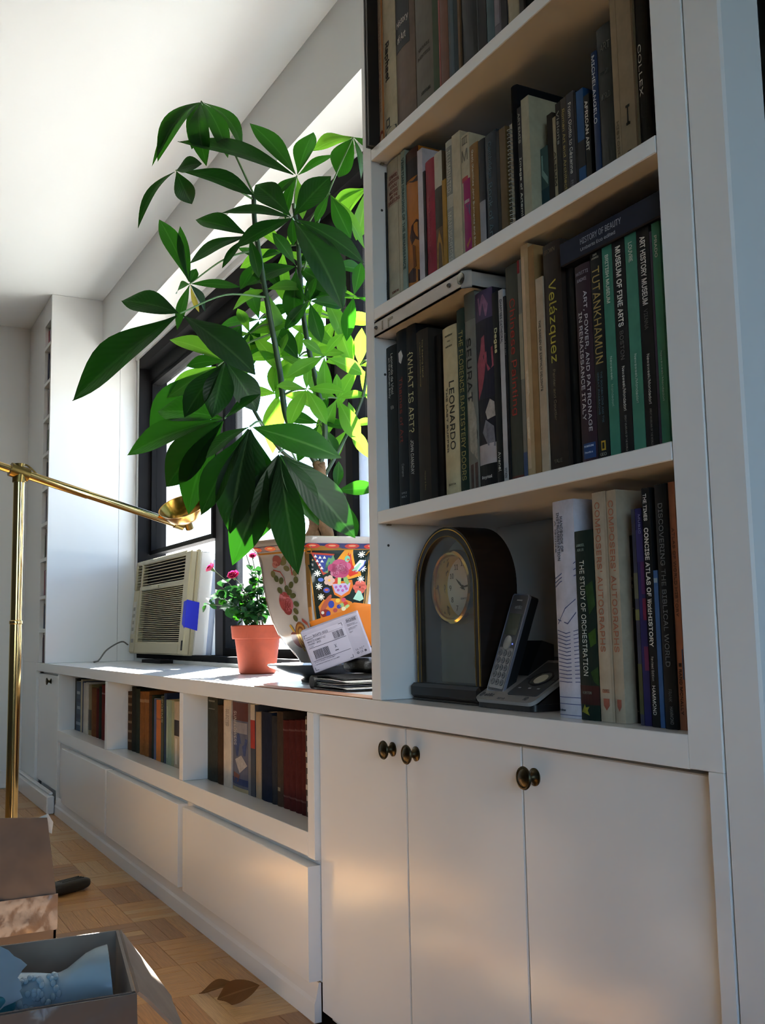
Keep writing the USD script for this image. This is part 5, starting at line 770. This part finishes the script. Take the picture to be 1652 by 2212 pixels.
# ------------------------------------------------------------------ cardboard boxes and what is in them
KR = mat('5f5045', .7, vary=.2, scale=14, bump=.1, bscale=90.); KRI = mat('a39282', .8, vary=.15, scale=12); TAPE = mat('7d6a5c', .2, vary=.2, scale=9, bump=.5, bscale=45.)
ZB = .35; Q1, Q2 = at((256, 2008), 2, ZB), at((293, 2143), 2, ZB); dd = np.array([-.07, -1., 0]); dd /= np.linalg.norm(dd); LB = .42; Q4, Q3 = Q1 + dd * LB, Q2 + dd * LB
def wall(A_, B_, z0, z1, th=.004, inward=None):
    A_, B_ = np.asarray(A_, float)[:2], np.asarray(B_, float)[:2]; d_ = (B_ - A_) / np.linalg.norm(B_ - A_); nn = np.array([-d_[1], d_[0]]) * th
    return extr(Polygon([A_, B_, B_ + nn, A_ + nn]), z1 - z0, frame((0, 0, z0), (1, 0, 0), (0, 1, 0), (0, 0, 1)))
b1 = thing('cardboard_box', 'open brown cardboard box holding a pale blue vase, nearest on the floor', 'box', ((Q1 + Q3) / 2)[:2].tolist() + [0.0])
for n_, (a_, b_) in (('back_side', (Q4, Q1)), ('right_side', (Q1, Q2)), ('front_side', (Q2, Q3)), ('left_side', (Q3, Q4))): obj('side', wall(b_, a_, .001, ZB), KRI if n_ != 'front_side' else KR, b1)
obj('bottom', extr(Polygon([Q1[:2], Q2[:2], Q3[:2], Q4[:2]]).buffer(-.006), .004, frame((0, 0, .001), (1, 0, 0), (0, 1, 0), (0, 0, 1))), KRI, b1)
def crumple(P4, nx, ny, th, amp, seed, sc=30.):
    """a sheet on four corners, pushed about by noise, with thickness"""
    A_, B_, C_, D_ = (np.asarray(q, float) for q in P4); nn = np.cross(B_ - A_, D_ - A_); nn /= np.linalg.norm(nn); V = []
    for j in range(ny + 1):
        for i in range(nx + 1):
            u, v = i / nx, j / ny; P = (A_ * (1 - u) + B_ * u) * (1 - v) + (D_ * (1 - u) + C_ * u) * v; V.append(P)
    V = np.array(V); V = V + np.outer(amp * 2 * (meshkit.fbm(V * sc, 3, seed) - .5), nn); N_ = len(V); V = np.vstack([V, V - nn * th]); Fq = []
    I = lambda i, j: j * (nx + 1) + i
    for j in range(ny):
        for i in range(nx): Fq += [(I(i, j), I(i + 1, j), I(i + 1, j + 1)), (I(i, j), I(i + 1, j + 1), I(i, j + 1))]
    Fq += [(c + N_, b + N_, a + N_) for a, b, c in list(Fq)]
    edge = [I(i, 0) for i in range(nx + 1)] + [I(nx, j) for j in range(1, ny + 1)] + [I(i, ny) for i in range(nx - 1, -1, -1)] + [I(0, j) for j in range(ny - 1, 0, -1)]
    for k in range(len(edge)): a, b = edge[k], edge[(k + 1) % len(edge)]; Fq += [(b, a, a + N_), (b, a + N_, b + N_)]
    return trimesh.Trimesh(V, np.array(Fq), process=False)
fa, fb = at((371, 2151), 2, .262), at((400, 2232), 2, .262)
obj('flap', crumple([Q1 + [0, .004, 0], Q2 + [0.0, .004, 0], fb, fa], 14, 8, .004, .003, 3, 14.), KRI, b1, smooth=30)
fo2 = np.array([.006, 0, 0]); Q2b, Q3b = Q2 + fo2, Q3 + fo2
obj('flap', crumple([Q2b, Q3b, Q3b + np.array([.02, 0, -.16]), Q2b + np.array([.02, 0, -.16])], 40, 16, .004, .004, 8, 45.), TAPE, b1, smooth=40)
# the vase
vm, vl = at((240, 2126), 0, -1.366), at((60, 2168), 0, -1.384); va = vm - vl; va /= np.linalg.norm(va); vb = vm - va * .165
CER = mat('9db8c4', .22, vary=.12, scale=10, coat=.3); e1 = np.cross(va, [0, 0, 1]); e1 /= np.linalg.norm(e1); e2 = np.cross(e1, va)
vs = thing('vase', 'pale blue ceramic vase with raised flowers lying on its side in the cardboard box', 'vase', vb, rot=np.stack([e1, e2, va], 1))
vp = [(0, 0), (.030, 0), (.036, .006), (.040, .025), (.0395, .05), (.034, .075), (.0285, .095), (.028, .105), (.0305, .114), (.037, .126), (.0435, .138), (.047, .150), (.0485, .165), (.0465, .1655), (.044, .148), (.034, .128), (.025, .105), (.026, .09), (0, .03)]
obj('vase_body', lathe(vp, 48), CER, vs, local=True, smooth=40); obj('vase_inside', lathe([(.0464, .1653), (.0438, .148), (.0338, .128), (.0249, .105), (.0, .09), (.0, .0895), (.0245, .105), (.0333, .1283), (.0433, .1483), (.046, .1653)], 48), mat('31538c', .3), vs, local=True, smooth=40)
rq = np.random.RandomState(11)
for k in range(34):
    z_, th = rq.uniform(.015, .10), math.radians(rq.uniform(-60, 75)); r_ = np.interp(z_, [.006, .025, .05, .075, .095, .105], [.036, .040, .0395, .034, .0285, .028]); dr = np.array([math.cos(th), math.sin(th), 0]); tg = np.array([-math.sin(th), math.cos(th), 0])
    for q in range(3):
        aa = rq.uniform(0, 6.28); c_ = dr * (r_ + .002) + np.array([0, 0, z_]) + (tg * math.cos(aa) + np.array([0, 0, 1]) * math.sin(aa)) * .004
        s_ = trimesh.creation.icosphere(1); s_.apply_scale((.0025, .0045, .0035)); s_.apply_transform(trimesh.transformations.rotation_matrix(th, [0, 0, 1])); s_.apply_translation(c_); (petals := [] if q == 0 else petals).append(s_)
    obj('relief_flower', trimesh.util.concatenate(petals), CER, vs, local=True, smooth=True)
TIS = usdkit.material(stage, '/World/Looks/tissue', {'p': ('principled_bsdf', {'base_color': hexc('b9cfdd'), 'roughness': .75}), 't': ('translucent_bsdf', {'color': (.5, .65, .75)}), 'm': ('mix_closure', {'fac': .35})}, [('p.BSDF', 'm.closure1'), ('t.BSDF', 'm.closure2')], surface='m.closure')
tz = [(0, 2046), (22, 2048), (40, 2054), (58, 2056), (77, 2061), (70, 2068), (64, 2079), (74, 2084), (80, 2091), (77, 2095), (88, 2102), (70, 2111), (52, 2118), (34, 2132), (18, 2145), (4, 2158), (-90, 2170), (-90, 2050)]
tpt = [at(q, 0, -1.40 + .0009 * (2100 - q[1])) for q in tz]; t0 = tpt[0]; po = Polygon([((q - t0) @ RIGHT, (q - t0) @ UPV) for q in tpt]); pv, pf_ = trimesh.creation.triangulate_polygon(po, engine='earcut'); pv3, pf_ = trimesh.remesh.subdivide_to_size(np.column_stack([pv, np.zeros(len(pv))]), pf_, .012, max_iter=12)
wv = .012 * (meshkit.fbm(pv3 * 35, 3, 6) - .5); fr_ = t0 + np.outer(pv3[:, 0], RIGHT) + np.outer(pv3[:, 1], UPV) + np.outer(wv * .4, TOCAM); fr_ = CAM + (fr_ - CAM) * (1 + pv3[:, 1] * .4)[:, None]
ts = thing('tissue_paper', 'crumpled pale blue tissue paper at the left of the cardboard box', 'tissue paper', t0)
obj('sheet', trimesh.Trimesh(np.vstack([fr_, fr_ - TOCAM * .0006]), np.vstack([pf_, pf_[:, ::-1] + len(fr_)]), process=False), TIS, ts, smooth=35)
obj('wad', blob((-1.372, -.735, .13), (.09, .14, .075), 4, .8, .8, 9), TIS, ts, smooth=40); obj('wad', blob((-1.372, -.60, .10), (.09, .07, .09), 4, .8, .5, 12), TIS, ts, smooth=40)
obj('teal_scrap', blob(at((2, 2172), 0, -1.33), (.012, .016, .012), 3, .8, .5, 3), mat('2f7f8c', .6), ts, smooth=40)
# second box behind, its flap standing up
X2 = -1.80; hr, hl_ = at((122, 1945), 0, X2), at((0, 1976), 0, X2); tr, tl_ = at((101, 1766), 0, X2), at((0, 1790), 0, X2); y2r = hr[1]; zh = (hr[2] + hl_[2]) / 2
b2 = thing('cardboard_box', 'brown cardboard box with a taped flap standing up, behind the nearer box', 'box', (X2 - .17, y2r - .2, 0))
q1, q2, q3, q4 = (X2, y2r), (X2, y2r - .42), (X2 - .33, y2r - .42), (X2 - .33, y2r)
for a_, b_ in ((q1, q2), (q2, q3), (q3, q4), (q4, q1)): obj('side', wall(b_, a_, .001, hr[2] - .002), KR, b2)
obj('bottom', extr(Polygon([q1, q2, q3, q4]).buffer(-.006), .004, frame((0, 0, .001), (1, 0, 0), (0, 1, 0), (0, 0, 1))), KR, b2)
ex = np.array([0, -.26, 0]); obj('flap', crumple([hr + [.0, 0, .001], hr + ex + [0, 0, .001], tr + ex + [-.02, 0, .02], tr], 30, 18, .004, .005, 5, 22.), KR, b2, smooth=40)
obj('packing_tape', crumple([hr + [.006, .001, .012], hr + ex + [.006, 0, .012], hr + ex + [.006, 0, -.045], hr + [.006, .001, -.045]], 40, 10, .0006, .004, 15, 60.), TAPE, b2, smooth=50)
wp = [at((101, 1760), 0, X2 - .03), at((60, 1772), 0, X2 - .03)]; 
obj('paper_sheet', crumple([at((62, 1776), 0, X2 - .012), at((103, 1757), 0, X2 - .012), at((115, 1776), 0, X2 - .010), at((112, 1801), 0, X2 - .010)], 12, 10, .0008, .006, 21, 40.), mat('c9c5bd', .7), smooth=40, label='curled white paper sticking up behind the standing box flap', cat='paper')
# floor litter
bp = at((146, 1928), 2, .0)
bt_ = thing('small_case', 'small black case with rounded ends lying on the parquet beside the boxes', 'case', (bp[0], bp[1], .0012), rot=trimesh.transformations.rotation_matrix(math.radians(-62), [0, 0, 1])[:3, :3])
obj('case_body', blob((0, 0, .018), (.075, .032, .0175), 3, .6), mat('171a17', .4), bt_, local=True, smooth=True); obj('ridge', [bx(-.05, .03, -.012 + .011 * k, -.008 + .011 * k, .030, .0365, .001) for k in range(3)], mat('23271f', .5), bt_, local=True)
dl = thing('dead_leaf', 'dry curled brown leaf on the parquet near the bench plinth', 'leaf', (*at((500, 2130), 2, 0)[:2], .001))
for a_, b_, za, zb_, w_, fo_, nn, cu in (((430, 2146), (520, 2128), .003, .012, .34, .5, (.3, -.2, .93), .0), ((463, 2159), (560, 2128), .003, .034, .46, .45, (.75, -.55, .35), .12)):
    A_, B_ = at(a_, 2, za), at(b_, 2, zb_); put_blade('leaflet', blade(B_, A_, nn, w_ * np.linalg.norm(A_ - B_), .05, fo_, cu, .09, .5, 16, 8), LEAF[5], dl)
